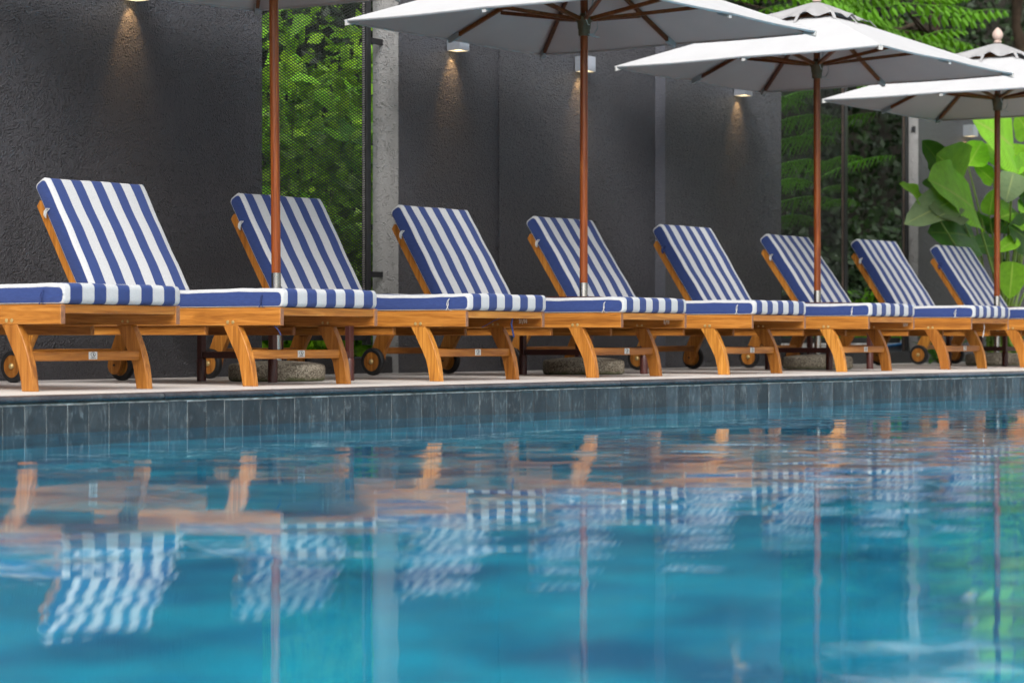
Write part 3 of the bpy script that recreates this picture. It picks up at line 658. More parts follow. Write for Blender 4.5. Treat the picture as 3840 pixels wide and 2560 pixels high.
def make_lounger():
    t = empty('sun_lounger')
    for x0 in (0, W - .027):
        mb_ = MB().box(x0, x0 + .027, 0, 1.93, .268, .346, .0025); mb_.m[2] = 1; mb_.build('side_rail', [WY, ENDGRAIN], t)
    for x0 in (.029, W - .053): MB().box(x0, x0 + .024, .47, 1.60, .2265, .2665, .003).build('ratchet_beam', WY, t)
    MB().box(.0275, W - .0275, .002, .026, .311, .3455, .002).build('front_slat', WX, t)
    MB().box(.0275, W - .0275, 1.902, 1.928, .285, .3455, .002).build('rear_slat', WX, t)
    for k_ in range(7): MB().box(.0275, W - .0275, 0.032 + k_ * .157, .182 + k_ * .157, .326, .344, .002).build('seat_slat', WX, t)
    for x0 in (.0005, W - .0345):
        smooth_angle(MB().extr(FRONT_LEG, x0, x0 + .034, .002).build('front_leg', WZ, t), 30)
        smooth_angle(MB().extr(REAR_LEG, x0, x0 + .034, .002).build('rear_leg', WZ, t), 30)
    MB().box(.0348, W - .0348, .196, .226, .120, .160, .004).build('front_stretcher', WX, t)
    MB().box(.0348, W - .0348, 1.61, 1.64, .122, .160, .004).build('rear_stretcher', WX, t)
    for side in (0, 1):
        xo = -.004 if side == 0 else W + .004; sg = -1 if side == 0 else 1
        X_ = lambda d: xo + sg * d
        wc = (1.655, .0785)
        wh = MB().lathe([(.0545, X_(.0)), (.072, X_(.0)), (.0775, X_(.006)), (.0785, X_(.016)), (.0775, X_(.028)), (.072, X_(.034)), (.0545, X_(.034)), (.0545, X_(.0))], 36, wc, 'x', caps=False).build('tyre', RUBBER, t)
        smooth_angle(wh, 40)
        MB().lathe([(.0544, X_(.003)), (.0544, X_(.031))], 36, wc, 'x').build('wheel_disc', WZ, t)
        smooth_angle(MB().lathe([(.0145, X_(.0312)), (.0145, X_(.036)), (.011, X_(.041)), (.004, X_(.043))], 16, wc, 'x').build('axle_cap', BRASS, t), 50)
        MB().lathe([(.006, X_(-.0425)), (.006, X_(-.0385))], 8, wc, 'x').build('axle_nut', RUBBER, t)
        for yb in (.306, .275):
            xx = -.0012 if side == 0 else W + .0012
            mb_ = MB().lathe([(.0082, xx), (.0078, xx - .0022 * (1 if side == 0 else -1)), (.004, xx - .003 * (1 if side == 0 else -1))], 12, (yb, .2835), 'x')
            smooth_angle(mb_.build('bolt', BRASS, t), 60)
            xi = .0275 if side == 0 else W - .0275; sg2 = 1 if side == 0 else -1
            MB().lathe([(.006, xi), (.006, xi + sg2 * .003)], 8, (yb, .2835), 'x').build('bolt', BRASS, t)
    return t
def make_back(t):
    parts_ = []
    for x0 in (.022, W - .052):
        poly = [bp2(-.06, .0865), bp2(.56, .0865), bp2(.568, .10), bp2(.556, .129), bp2(-.03, .129)]
        parts_.append(MB().extr(poly, x0, x0 + .03, .002).build('back_post', WZ, t))
    for s_ in (.0, .11, .22, .33, .44):
        poly = [bp2(s_, .090), bp2(s_ + .075, .090), bp2(s_ + .075, .107), bp2(s_, .107)]
        parts_.append(MB().extr(poly, .0525, W - .0525, .0).build('back_slat', WX, t))
    for x0 in (.056, W - .078):
        pr = MB(); a_ = bp2(.10, .135); b_ = (1.53, .272); pr.extr([(a_[0] - .012, a_[1] - .012), (a_[0] + .012, a_[1] + .012), (b_[0] + .014, b_[1] + .010), (b_[0] - .010, b_[1] - .012)], x0, x0 + .022, .001)
        parts_.append(pr.build('prop', WZ, t))
    return parts_
def ribbon(pts_, w_, mat_, parent, name='tie'): return smooth_angle(MB().tube(pts_, w_, 6, 0, .45).build(name, mat_, parent), 60)
def seat_tie(t, mat_, y, rg):
    a = rg.uniform(-.006, .006); z = .405
    MBt = MB()
    MBt.tube([(.008, y, z), (-.001, y + .004, z - .010), (-.003, y + .006 + a, z - .030), (-.001, y + .002, z - .046), (-.003, y - .010, z - .056), (.006, y - .016, z - .058)], .0026, 6, 0, .5)
    MBt.tube([(.008, y, z), (-.002, y - .002, z - .010), (-.004, y - .003, z - .028), (-.003, y + .004, z - .044), (-.003, y + .012, z - .057)], .0026, 6, 0, .5)
    return smooth_angle(MBt.build('tie', mat_, t), 60)
def back_tie(t, mat_):
    P = lambda s_, t_, x_: (x_, *bp2(s_, t_))
    MBt = MB()
    MBt.tube([P(.490, .050, .010), P(.494, .060, -.001), P(.486, .072, -.003), P(.474, .084, -.002), P(.466, .092, .004)], [.003, .008, .009, .007, .003], 6, 0, .35)
    MBt.tube([P(.490, .052, .008), P(.480, .066, -.004), P(.468, .080, -.003), P(.463, .092, .006)], .003, 6, 0, .6)
    return smooth_angle(MBt.build('tie', mat_, t), 60)
# handwriting strokes in a 1 x 1.6 cell
GLY = {'3': [[(0, 1.5), (.6, 1.6), (.8, 1.2), (.35, .85), (.8, .6), (.7, .1), (.1, 0)]], '1': [[(.1, 1.2), (.45, 1.6), (.35, .8), (.3, 0)]], '/': [[(.9, 1.7), (.1, -.3)]],
       '0': [[(.5, 1.5), (.1, 1.1), (.15, .4), (.5, .1), (.9, .5), (.85, 1.2), (.5, 1.5)]], '8': [[(.5, .85), (.1, 1.2), (.45, 1.65), (.85, 1.25), (.5, .85), (.05, .4), (.4, 0), (.9, .35), (.5, .85)]]}
def handwriting(t, txt, y0, y1, zb, h):
    mb_ = MB(); n_ = len(txt); step = (y0 - y1) / n_; xw = W - .0272 - .0012
    for i, ch in enumerate(txt):
        for st_ in GLY[ch]: mb_.tube([(xw, y0 - (i + p_[0] * .8) * step, zb + p_[1] / 1.6 * h) for p_ in st_], .0016, 4)
    return mb_.build('date_mark', CHALK, t)
def sticker(t, worn):
    xs0, xs1, z0, z1 = .345, .393, .126, .157; y = .1955
    mb_ = MB(); mb_.box(xs0, xs1, y - .0012, y, z0, z1, 0, 0)
    cx_, cz_ = (xs0 + xs1) / 2, z0 + .0195
    if not worn or worn == 2:
        for k_ in range(20):
            a, b_ = 2 * PI * k_ / 20, 2 * PI * (k_ + 1) / 20
            mb_.add([(cx_ + r_ * 1.35 * math.cos(q_), y - .0017, cz_ + r_ * math.sin(q_)) for q_ in (a, b_) for r_ in (.0082, .0103)], [(0, 1, 3, 2)], 1)
        for (pa, pb, r_) in (((.0, .004), (.001, -.004), .0024), ((.0, -.004), (.006, -.004), .0016), ((.006, -.004), (.006, -.0075), .0014), ((.0, .0055), (.0, .0065), .0018)):
            mb_.tube([(cx_ + pa[0], y - .0014, cz_ + pa[1]), (cx_ + pb[0], y - .0014, cz_ + pb[1])], r_, 6, 1, .4)
    for zz, w_ in ((z0 + .0055, .013), (z0 + .0025, .015)): mb_.add([(cx_ - w_, y - .0017, zz), (cx_ + w_, y - .0017, zz), (cx_ + w_, y - .0017, zz + .0016), (cx_ - w_, y - .0017, zz + .0016)], [(0, 1, 2, 3)], 1)
    return mb_
stickmesh = [sticker(None, 0).mesh('label_sticker', [STICKER, INK])]
base = make_lounger()
backs = make_back(base)
LX = [6.7819, 8.0846, 9.5342, 10.8679, 12.2265, 13.6258, 15.1037, 16.42, 17.80]
LDY = [-.0169, -.0228, .0497, .0172, .0069, -.0155, -.0185, -.01, 0]
LOFF = [0, .0, -.013, -.039, -.089, -.084, -.157, -.10, -.12]
LLAB = ['blue and white striped lounger at the left edge, its backrest outside the photo',
        'striped lounger whose backrest is the leftmost, first parasol pole standing just right of it',
        'striped lounger with 31/10 chalked inside its frame and navy ties hanging below',
        'striped lounger with 8/11 chalked inside its frame, left of the second parasol pole',
        'striped lounger right of the second parasol pole, its foot end unmarked and slightly lifted',
        'striped lounger with 3/11 chalked inside its frame, left of the third parasol pole',
        'striped lounger with a white tie dangling under its foot end, at the right',
        'striped lounger cut by the right edge, front leg showing, left of the fourth parasol pole',
        'farthest striped lounger, only its backrest showing before the broad-leaved plant']
SEATT = [NAVY_TAPE, NAVY_TAPE, WHITE_TAPE, WHITE_TAPE, WHITE_TAPE, WHITE_TAPE, WHITE_TAPE, WHITE_TAPE, NAVY_TAPE]
BACKT = [WHITE_TAPE, WHITE_TAPE, WHITE_TAPE, WHITE_TAPE, WHITE_TAPE, NAVY_TAPE, WHITE_TAPE, WHITE_TAPE, NAVY_TAPE]
lroots = [base] + [copy_tree(base) for _ in range(8)]
for i, t in enumerate(lroots):
    off = LOFF[i]; yaw = -off * .45 / 1.48
    t.location = (LX[i], LDY[i], 0); t.rotation_euler = (0, 0, yaw)
    tag(t, LLAB[i], 'sun lounger', 'striped sun loungers along the pool')
    rg = random.Random(100 + i)
    sc_ = link('seat_cushion', seatmesh[i % 3], t); sc_.rotation_euler = (0, 0, rg.uniform(-.006, .006)); sc_.location = (rg.uniform(-.003, .003), rg.uniform(-.004, .004), 0)
    bc = link('back_cushion', backmesh[(i + 1) % 3], t)
    seat_tie(t, SEATT[i], .10 + rg.uniform(-.01, .01), rg)
    bt_ = back_tie(t, BACKT[i])
    rec = max(0, -off * .55 / 1.9 / .55)
    R = Matrix.Translation((0, HINGE.x, HINGE.y)) @ Matrix.Rotation(-rec, 4, 'X') @ Matrix.Translation((0, -HINGE.x, -HINGE.y))
    for ch in t.children:
        if ch.name.split('.')[0] in ('back_post', 'back_slat', 'back_cushion') or ch is bt_: ch.matrix_local = R
    st_ = [c_ for c_ in t.children if c_.name.startswith('front_stretcher')][0]
    link('label_sticker', stickmesh[0], st_)
handwriting(lroots[2], '31/10', .142, .090, .288, .020); handwriting(lroots[3], '8/11', .132, .093, .290, .020); handwriting(lroots[5], '3/11', .070, .033, .289, .018)
ribbon([(.36, .03, .318), (.30, .045, .30), (.235, .05, .275), (.20, .045, .266)], .004, NAVY_TAPE, lroots[2], 'hanging_tie')
ribbon([(.44, .03, .318), (.435, .035, .285), (.445, .035, .25), (.462, .04, .218)], .0045, NAVY_TAPE, lroots[2], 'hanging_tie')
ribbon([(.012, .045, .267), (.02, .03, .25), (.035, .025, .225)], .004, NAVY_TAPE, lroots[1], 'hanging_tie')
ribbon([(.30, .03, .318), (.285, .02, .285), (.27, .018, .25), (.262, .022, .215)], [.003, .006, .007, .002], WHITE_TAPE, lroots[6], 'hanging_tie')

# ------------------------------------------------------------------ side tables
def make_table():
    t = empty('side_table'); hx, hy = .29, .232
    mb_ = MB(); a, b_, r_ = .33, .275, .035
    for x0, x1, y0, y1 in ((-a, a, -b_, -r_), (-a, a, r_, b_), (-a, -r_, -r_ + .0005, r_ - .0005), (r_, a, -r_ + .0005, r_ - .0005)): mb_.box(x0, x1, y0, y1, .432, .450, .003)
    mb_.build('table_top', BROWN_METAL, t)
    for sx in (-1, 1):
        for sy in (-1, 1):
            MB().box(sx * hx - .016, sx * hx + .016, sy * hy - .016, sy * hy + .016, .112, .4315, .002).build('leg', BROWN_METAL, t)
            smooth_angle(MB().lathe([(.0235, 0), (.0235, .106), (.021, .112)], 20, (sx * hx, sy * hy)).build('leg_sleeve', BROWN_METAL, t), 40)
    for sy in (-1, 1): MB().box(-hx + .017, hx - .017, sy * hy - .012, sy * hy + .012, .114, .146, .002).build('crossbar', BROWN_METAL, t)
    for sx in (-1, 1): MB().box(sx * hx - .012, sx * hx + .012, -hy + .017, hy - .017, .114, .146, .002).build('crossbar', BROWN_METAL, t)
    return t
TB = [(9.17, .95, 'red-brown metal side table round the leftmost parasol pole'), (11.893, .945, 'red-brown metal side table round the second parasol pole'),
      (14.72, .92, 'red-brown metal side table round the third parasol pole, beside the 3/11 lounger'), (17.46, .90, 'red-brown metal side table at far right round the fourth parasol pole')]
tb0 = make_table(); tbs = [tb0] + [copy_tree(tb0) for _ in range(3)]
for t, (x, y, lab) in zip(tbs, TB): t.location = (x, y, 0); tag(t, lab, 'side table', 'side tables between loungers')

# ------------------------------------------------------------------ parasols
A_, ZE, ZP = 1.0, 2.045, 2.462
def make_parasol():
    t = empty('parasol')
    prof = [(.225, 0), (.236, .006), (.240, .02), (.240, .066), (.236, .078), (.226, .085), (.16, .094), (.08, .100), (.03, .101)]
    smooth_angle(MB().lathe(prof, 48).build('base', CONCRETE, t), 35)
    smooth_angle(MB().lathe([(.0240, .095), (.0240, .536), (.0230, .5365)], 24).build('pole_sleeve', STEEL, t), 40)
    pm = MB().lathe([(.0232, .5368), (.0228, 2.44)], 24); smooth_angle(pm.build('pole', POLE, t), 40)
    smooth_angle(MB().lathe([(.030, 1.985), (.034, 1.99), (.034, 2.02), (.038, 2.03), (.040, 2.06), (.052, 2.075), (.052, 2.092), (.030, 2.10), (.0216, 2.12)], 24).build('hub', BRONZE, t), 40)
    smooth_angle(MB().lathe([(.022, 2.385), (.045, 2.39), (.045, 2.425), (.022, 2.43)], 24).build('top_notch', BRONZE, t), 40)
    for k_ in range(8):
        an = k_ * PI / 4; R_ = A_ / max(abs(math.cos(an)), abs(math.sin(an))); c_, s_ = math.cos(an), math.sin(an)
        sl_ = (ZE - ZP) / R_
        def P(r_, dz): return Vector((c_ * r_, s_ * r_, ZP + sl_ * r_ + dz))
        nrm = Vector((-s_, c_, 0)) * .0095
        def bar(p0, p1, h_):
            hh = Vector((0, 0, h_)); v_ = [p0 - nrm, p0 + nrm, p0 + nrm - hh, p0 - nrm - hh, p1 - nrm, p1 + nrm, p1 + nrm - hh, p1 - nrm - hh]
            return MB().add(v_, [(0, 1, 2, 3), (4, 7, 6, 5), (0, 4, 5, 1), (1, 5, 6, 2), (2, 6, 7, 3), (3, 7, 4, 0)])
        bar(P(.045, -.008), P(R_ - .05, -.008), .024).build('rib', RIB, t)
        js = R_ * .56 if k_ % 2 else R_ * .60
        bar(Vector((c_ * .05, s_ * .05, 2.094)), P(js, -.034), .022).build('strut', RIB, t)
        # fabric pocket round the rib end
        p0, p1 = P(R_ - .085, -.004), P(R_ - .006, -.004); n2 = nrm * 1.5; v_ = []
        for p_, h_ in ((p0, .036), (p1, .03)):
            v_ += [p_ - n2, p_ + n2, p_ + n2 * .9 - Vector((0, 0, h_)), p_ - n2 * .9 - Vector((0, 0, h_))]
        MB().add(v_, [(0, 1, 2, 3), (4, 7, 6, 5), (0, 4, 5, 1), (1, 5, 6, 2), (2, 6, 7, 3), (3, 7, 4, 0)]).build('rib_pocket', POCKET, t)
    # canopy: eight panels with slight sag, open under the vent
    mb_ = MB(); NR, NS = 14, 8; r0 = .20
    vs_ = []; idx_ = {}
    tot = 8 * NS
    for j in range(tot):
        seg, fr = divmod(j, NS); fr /= NS
        a0, a1 = seg * PI / 4, (seg + 1) * PI / 4
        e0 = Vector((math.cos(a0), math.sin(a0))) * (A_ / max(abs(math.cos(a0)), abs(math.sin(a0)))); e1 = Vector((math.cos(a1), math.sin(a1))) * (A_ / max(abs(math.cos(a1)), abs(math.sin(a1))))
        e = e0.lerp(e1, fr)
        for i in range(NR + 1):
            q_ = r0 + (1 - r0) * i / NR
            sag = .006 * math.sin(PI * fr) * (q_ ** 1.5) * math.sin(PI * min(1, .15 + .85 * (1 - q_) ** .7 + .25))
            edge_in = .003 * math.sin(PI * fr) if i == NR else 0
            vs_.append((e.x * q_ * (1 - edge_in), e.y * q_ * (1 - edge_in), ZP + (ZE - ZP) * q_ - sag + .0))
    nn = NR + 1
    fs = [(j * nn + i, j * nn + i + 1, ((j + 1) % tot) * nn + i + 1, ((j + 1) % tot) * nn + i) for j in range(tot) for i in range(NR)]
    # hem folded down a little
    k0 = len(vs_)
    for j in range(tot): x_, y_, z_ = vs_[j * nn + NR]; vs_.append((x_ * .997, y_ * .997, z_ - .013))
    fs += [(j * nn + NR, k0 + j, k0 + (j + 1) % tot, ((j + 1) % tot) * nn + NR) for j in range(tot)]
    can = mb_.add(vs_, fs).build('canopy', CANVAS, t); smooth_angle(can, 8)
    can.data.materials.append(UNDERSIDE); so = can.modifiers.new('solid', 'SOLIDIFY'); so.thickness = .0016; so.offset = -1; so.material_offset = 1
    # vent flap with a wavy loose edge
    mb_ = MB(); vs_ = []; NF = 96; NR2 = 6; b_ = .265
    for j in range(NF):
        an = 2 * PI * j / NF; R_ = b_ / max(abs(math.cos(an)), abs(math.sin(an)))
        for i in range(NR2 + 1):
            q_ = .1 + .9 * i / NR2; wv = (.014 * math.sin(an * 8 + .6 + .8 * math.sin(an * 3)) + .010 * math.sin(an * 13 + 2)) * q_ ** 3
            vs_.append((math.cos(an) * R_ * q_, math.sin(an) * R_ * q_, 2.512 - .118 * q_ ** 1.15 + wv - .006 * q_))
    nn = NR2 + 1; mb_.add(vs_, [(j * nn + i, j * nn + i + 1, ((j + 1) % NF) * nn + i + 1, ((j + 1) % NF) * nn + i) for j in range(NF) for i in range(NR2)] + [tuple(j * nn for j in range(NF))])
    fl = mb_.build('vent_flap', FLAP, can); smooth_angle(fl, 60); so = fl.modifiers.new('solid', 'SOLIDIFY'); so.thickness = .0016
    for k_ in range(8):
        an = k_ * PI / 4; R_ = .262 / max(abs(math.cos(an)), abs(math.sin(an))); c_, s_ = math.cos(an), math.sin(an); nv = Vector((-s_, c_, 0)) * .011
        q0 = Vector((c_ * R_, s_ * R_, 2.388)); q1 = Vector((c_ * (R_ + .05), s_ * (R_ + .05), ZP + (ZE - ZP) * (R_ + .05) / (R_ / .262) + .004))
        MB().add([q0 - nv, q0 + nv, q1 + nv, q1 - nv, q0 - nv + Vector((0, 0, .003)), q0 + nv + Vector((0, 0, .003)), q1 + nv + Vector((0, 0, .003)), q1 - nv + Vector((0, 0, .003))], [(0, 1, 2, 3), (4, 7, 6, 5), (0, 4, 5, 1), (2, 6, 7, 3), (1, 5, 6, 2), (3, 7, 4, 0)]).build('vent_strap', FLAP, can)
    fp = [(.012, 2.505), (.030, 2.512), (.030, 2.524), (.018, 2.53), (.026, 2.537), (.038, 2.552), (.042, 2.568), (.040, 2.584), (.030, 2.603), (.016, 2.619), (.004, 2.629)]
    smooth_angle(MB().lathe(fp, 24).build('finial', PINKWOOD, t), 50)
    # pull cord looped round the hub
    mb_ = MB()
    mb_.tube([(-.03, -.03, 2.12), (-.06, -.055, 2.07), (-.045, -.06, 2.04), (-.02, -.05, 2.045)], .003, 5)
    mb_.tube([(.03, -.035, 2.13), (.065, -.05, 2.08), (.06, -.055, 2.03), (.03, -.05, 1.995), (-.02, -.045, 1.99), (.01, -.05, 1.98), (.07, -.06, 1.978)], .003, 5)
    mb_.tube([(.01, -.03, 2.10), (.03, -.04, 2.18), (.05, -.03, 2.25), (.03, -.02, 2.36)], .0025, 5); mb_.tube([(.0, -.03, 2.10), (.01, -.05, 2.18), (.04, -.04, 2.26), (.02, -.02, 2.36)], .0025, 5)
    smooth_angle(mb_.build('pull_cord', CORD, t), 60)
    return t
PR = [(9.176, .95, -.045, (.006, -.020), 'leftmost white square parasol, only its underside corner and pole in view'),
      (11.905, .955, 0, (.0, .003), 'second white square parasol from the left, its peak above the photo'),
      (14.795, .975, 0, (-.004, .002), 'white square parasol with grey wavy vent flap, third from the left'),
      (17.60, .93, -.01, (.0, .006), 'farthest white parasol with its pale finial showing, at the right edge')]
pr0 = make_parasol(); prs = [pr0] + [copy_tree(pr0) for _ in range(3)]
for t, (x, y, dz, tl, lab) in zip(prs, PR):
    t.location = (x, y, 0); tag(t, lab, 'parasol', 'square parasols between loungers')
    for ch in t.children:
        if ch.name.split('.')[0] not in ('base',):
            Rm = Matrix.Translation((0, 0, dz if ch.name.split('.')[0] not in ('pole_sleeve', 'pole') else 0)) @ Matrix.Translation((0, 0, .1)) @ Matrix.Rotation(tl[1], 4, 'Y') @ Matrix.Rotation(tl[0], 4, 'X') @ Matrix.Translation((0, 0, -.1))
            ch.matrix_local = Rm

# ------------------------------------------------------------------ planting
def leaf_mesh(name, L, Wd, droop, fold, mat_, n=12, m=6, wave=.0, tipp=1.0, basep=.55, seed=0):
    rg = random.Random(seed); mb_ = MB(); vs_ = []; uv = []
    ph = rg.uniform(0, 6)
    for i in range(n + 1):
        t_ = i / n
        w_ = Wd * .5 * (math.sin(PI * t_ ** basep) ** tipp if 0 < t_ < 1 else 0) + .001
        y = L * t_; z = -droop * t_ * t_ * L
        for j in range(m + 1):
            s_ = (j / m) * 2 - 1
            vs_.append((s_ * w_, y - abs(s_) * w_ * .12, z + abs(s_) * w_ * fold + wave * w_ * math.sin(t_ * 14 + ph + s_ * 2) * s_ * s_)); uv.append((j / m, t_))
    k_ = m + 1
    mb_.add(vs_, [(i * k_ + j, i * k_ + j + 1, (i + 1) * k_ + j + 1, (i + 1) * k_ + j) for i in range(n) for j in range(m)]); mb_.uv = uv
    return mb_.mesh(name, mat_, True, False)
def place_leaf(me_, A, B, facing, parent, L, width_scale=1.0, name='leaf'):
    A, B = Vector(A), Vector(B); y = (B - A); ln = y.length; y = y.normalized()
    z = Vector(facing) - y * Vector(facing).dot(y)
    if z.length < 1e-3: z = Vector((0, 0, 1)) - y * y.z
    z.normalize(); x = y.cross(z)
    o_ = link(name, me_, parent); s_ = ln / L
    o_.matrix_world = Matrix.Translation(A) @ Matrix(((x.x, y.x, z.x, 0), (x.y, y.y, z.y, 0), (x.z, y.z, z.z, 0), (0, 0, 0, 1))) @ Matrix.Diagonal((s_ * width_scale, s_, s_, 1))
    return o_
CAMV = Vector((-SN, -CN, .12))
# --- broad-leaved plant at right, in front of the far wall
pl = tag(empty('broad_leaf_plant', (0, 0, 0)), 'large broad-leaved green plant at right in front of the far charcoal wall', 'plant')
PM = {}
for nm, mt in (('l', LEAF_LIGHT), ('d', LEAF_DARK), ('g', LEAF_GREY)):
    PM[nm] = [leaf_mesh('leaf', 1.0, .66, .10, .14, mt, wave=.10, seed=k, basep=.72, tipp=.62) for k in range(2)]
def zp(a, b_, Y): return px(3400 + a / 1.845, 300 + b_ / 1.845, Y)
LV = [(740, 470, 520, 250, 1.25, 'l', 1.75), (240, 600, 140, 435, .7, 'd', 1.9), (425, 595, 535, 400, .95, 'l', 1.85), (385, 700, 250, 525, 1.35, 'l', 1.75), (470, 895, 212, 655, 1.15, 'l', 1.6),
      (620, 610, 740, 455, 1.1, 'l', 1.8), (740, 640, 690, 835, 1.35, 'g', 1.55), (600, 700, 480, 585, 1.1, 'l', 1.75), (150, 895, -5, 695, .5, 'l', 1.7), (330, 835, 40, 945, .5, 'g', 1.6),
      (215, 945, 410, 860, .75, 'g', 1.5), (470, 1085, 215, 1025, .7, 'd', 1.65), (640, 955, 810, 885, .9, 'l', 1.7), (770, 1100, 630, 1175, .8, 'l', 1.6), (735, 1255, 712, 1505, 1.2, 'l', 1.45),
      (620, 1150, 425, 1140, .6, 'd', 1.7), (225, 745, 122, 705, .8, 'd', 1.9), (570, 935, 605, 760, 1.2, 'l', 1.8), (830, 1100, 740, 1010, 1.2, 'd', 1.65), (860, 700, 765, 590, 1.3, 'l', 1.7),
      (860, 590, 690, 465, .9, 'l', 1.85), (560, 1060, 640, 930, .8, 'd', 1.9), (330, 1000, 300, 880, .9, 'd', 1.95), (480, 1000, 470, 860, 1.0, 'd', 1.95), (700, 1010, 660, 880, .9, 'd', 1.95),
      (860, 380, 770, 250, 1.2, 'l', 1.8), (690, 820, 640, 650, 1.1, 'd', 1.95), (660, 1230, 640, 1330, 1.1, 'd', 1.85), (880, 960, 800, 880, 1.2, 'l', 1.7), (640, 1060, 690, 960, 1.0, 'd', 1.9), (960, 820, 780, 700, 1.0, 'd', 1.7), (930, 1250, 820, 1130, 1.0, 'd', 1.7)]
rg = random.Random(3)
base_pt = zp(640, 1560, 1.85); base_pt.z = 0
for i, (a, b_, c_, d_, ws, mt, Yd) in enumerate(LV):
    A = zp(a, b_, Yd); Bp = zp(c_, d_, Yd + rg.uniform(-.16, .10))
    f_ = CAMV * 1.2 + Vector((rg.uniform(-.45, .25), rg.uniform(-.3, .3), rg.uniform(.0, .5)))
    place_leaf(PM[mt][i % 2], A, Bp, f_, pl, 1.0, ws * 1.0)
    g0 = base_pt + Vector((rg.uniform(-.16, .16), rg.uniform(-.10, .10), 0)); md = g0.lerp(A, .55) + Vector((rg.uniform(-.04, .04), rg.uniform(-.03, .03), .06))
    smooth_angle(MB().tube([g0, g0.lerp(md, .5) + Vector((0, 0, .02)), md, md.lerp(A, .6) + Vector((0, 0, .01)), A], [.016, .013, .010, .008, .006], 6).build('stem', STEM, pl), 60)
# --- strappy dark plants at its foot
strap = leaf_mesh('blade', 1.0, .10, .55, .25, LEAF_DARK, 8, 2, seed=2, basep=.5, tipp=.6)
for (bx, Yb, lab) in ((230, 1.95, 'dark strappy ground plant behind the farthest loungers, left of the leaf stems'), (760, 1.75, 'dark strappy ground plant at the right edge under the drooping leaf')):
    t = tag(empty('strappy_plant'), lab, 'plant'); g0 = zp(bx, 1640, Yb); g0.z = 0
    for k_ in range(26):
        an = rg.uniform(0, 2 * PI); ln = rg.uniform(.3, .52); el = rg.uniform(.3, 1.3)
        dv = Vector((math.cos(an) * math.cos(el), math.sin(an) * math.cos(el), math.sin(el)))
        place_leaf(strap, g0 + Vector((math.cos(an), math.sin(an), 0)) * .03, g0 + dv * ln, Vector((0, 0, 1)) + Vector((-dv.x, -dv.y, .3)), t, 1.0, 1.1, 'blade')
# --- added dark bank with creeper behind the walls, standing in for tree shade
kind(MB().add([(4, 7.2, -.05), (60, 9.5, -.05), (60, 12.5, 9.0), (4, 10.0, 9.0), (60, 40, 9.0), (4, 40, 9.0)], [(0, 1, 2, 3), (3, 2, 4, 5)]).build('backdrop_bank', BACKDROP, recalc=False), 'structure')
def leaf_cloud(name, pts_, size, mat_, label, seed, aspect=.55):
    r_ = np.random.default_rng(seed); n_ = len(pts_); d = r_.normal(size=(n_, 3)); d /= np.linalg.norm(d, axis=1)[:, None]
    d[:, 2] -= .2; up = r_.normal(size=(n_, 3)) + np.array([-.4, -.6, .5]); x = np.cross(d, up); x /= np.linalg.norm(x, axis=1)[:, None] + 1e-6; d /= np.linalg.norm(d, axis=1)[:, None]
    s_ = size * r_.uniform(.6, 1.4, (n_, 1)); nrm = np.cross(x, d)
    p0, p1, p2, p3 = pts_, pts_ + d * s_ * .5 + x * s_ * aspect * .5 - nrm * s_ * .06, pts_ + d * s_, pts_ + d * s_ * .5 - x * s_ * aspect * .5 - nrm * s_ * .06
    co_ = np.stack([p0, p1, p2, p3], 1).reshape(-1, 3); me_ = bpy.data.meshes.new(name); me_.vertices.add(len(co_)); me_.vertices.foreach_set('co', co_.astype(np.float32).ravel())
    tri = np.arange(n_)[:, None] * 4 + np.array([[0, 1, 2, 0, 2, 3]]); tri = tri.reshape(-1)
    me_.loops.add(len(tri)); me_.loops.foreach_set('vertex_index', tri.astype(np.int32)); me_.polygons.add(len(tri) // 3)
    me_.polygons.foreach_set('loop_start', np.arange(0, len(tri), 3, dtype=np.int32)); me_.polygons.foreach_set('loop_total', np.full(len(tri) // 3, 3, dtype=np.int32))
    me_.materials.append(mat_); me_.update(calc_edges=True)
    return kind(link(name, me_), 'stuff', label)
r_ = np.random.default_rng(5); n_ = 52000
xx = r_.uniform(12, 46, n_); zz = r_.uniform(0, 1, n_) ** 1.3 * 6.5; yb = 7.2 + (xx - 4) * (2.3 / 56) + zz * .29
lump = .5 * np.sin(xx * 1.9 + zz * 2.3) * np.sin(zz * 2.9 + 1 + xx * .7) + .3 * np.sin(xx * 5.1 + zz * 4.0)
pts_ = np.stack([xx, yb - .15 - np.abs(lump) * .9 * r_.uniform(0, 1, n_), zz], 1)
leaf_cloud('creeper', pts_, .13, CREEPER, 'dense green creeper, shade put into its colour, covering the added bank behind the gateway', 6)
# low shrubs on the ground just behind the gateway
def shrub(name, label, c0, rad, n_, size, seed, mat_):
    r_ = np.random.default_rng(seed); t = tag(empty(name, c0), label, 'shrub'); q_ = r_.normal(size=(n_, 3)); q_ /= np.linalg.norm(q_, axis=1)[:, None]
    q_ *= (r_.uniform(.35, 1, n_) ** .5)[:, None] * np.array(rad); q_ *= (1 + .25 * np.sin(q_[:, 0] * 9 + seed) * np.sin(q_[:, 2] * 8))[:, None]; q_[:, 2] = np.abs(q_[:, 2])
    o_ = leaf_cloud('foliage', q_, size, mat_, None, seed + 1); o_.parent = t
    for k_ in range(5):
        a = rg.uniform(0, 6.28); MB().tube([(0, 0, -.02), (math.cos(a) * rad[0] * .3, math.sin(a) * rad[1] * .3, rad[2] * .45), (math.cos(a) * rad[0] * .5, math.sin(a) * rad[1] * .5, rad[2] * .75)], [.018, .012, .006], 6).build('stem', BARK, t)
    return t
c0 = px(3260, 1180, 4.6); c0.z = -.06; shrub('low_shrub', 'low bright green shrub seen through the gateway behind the 3/11 lounger', c0, (.8, .5, .62), 2600, .10, 11, TREELEAF)
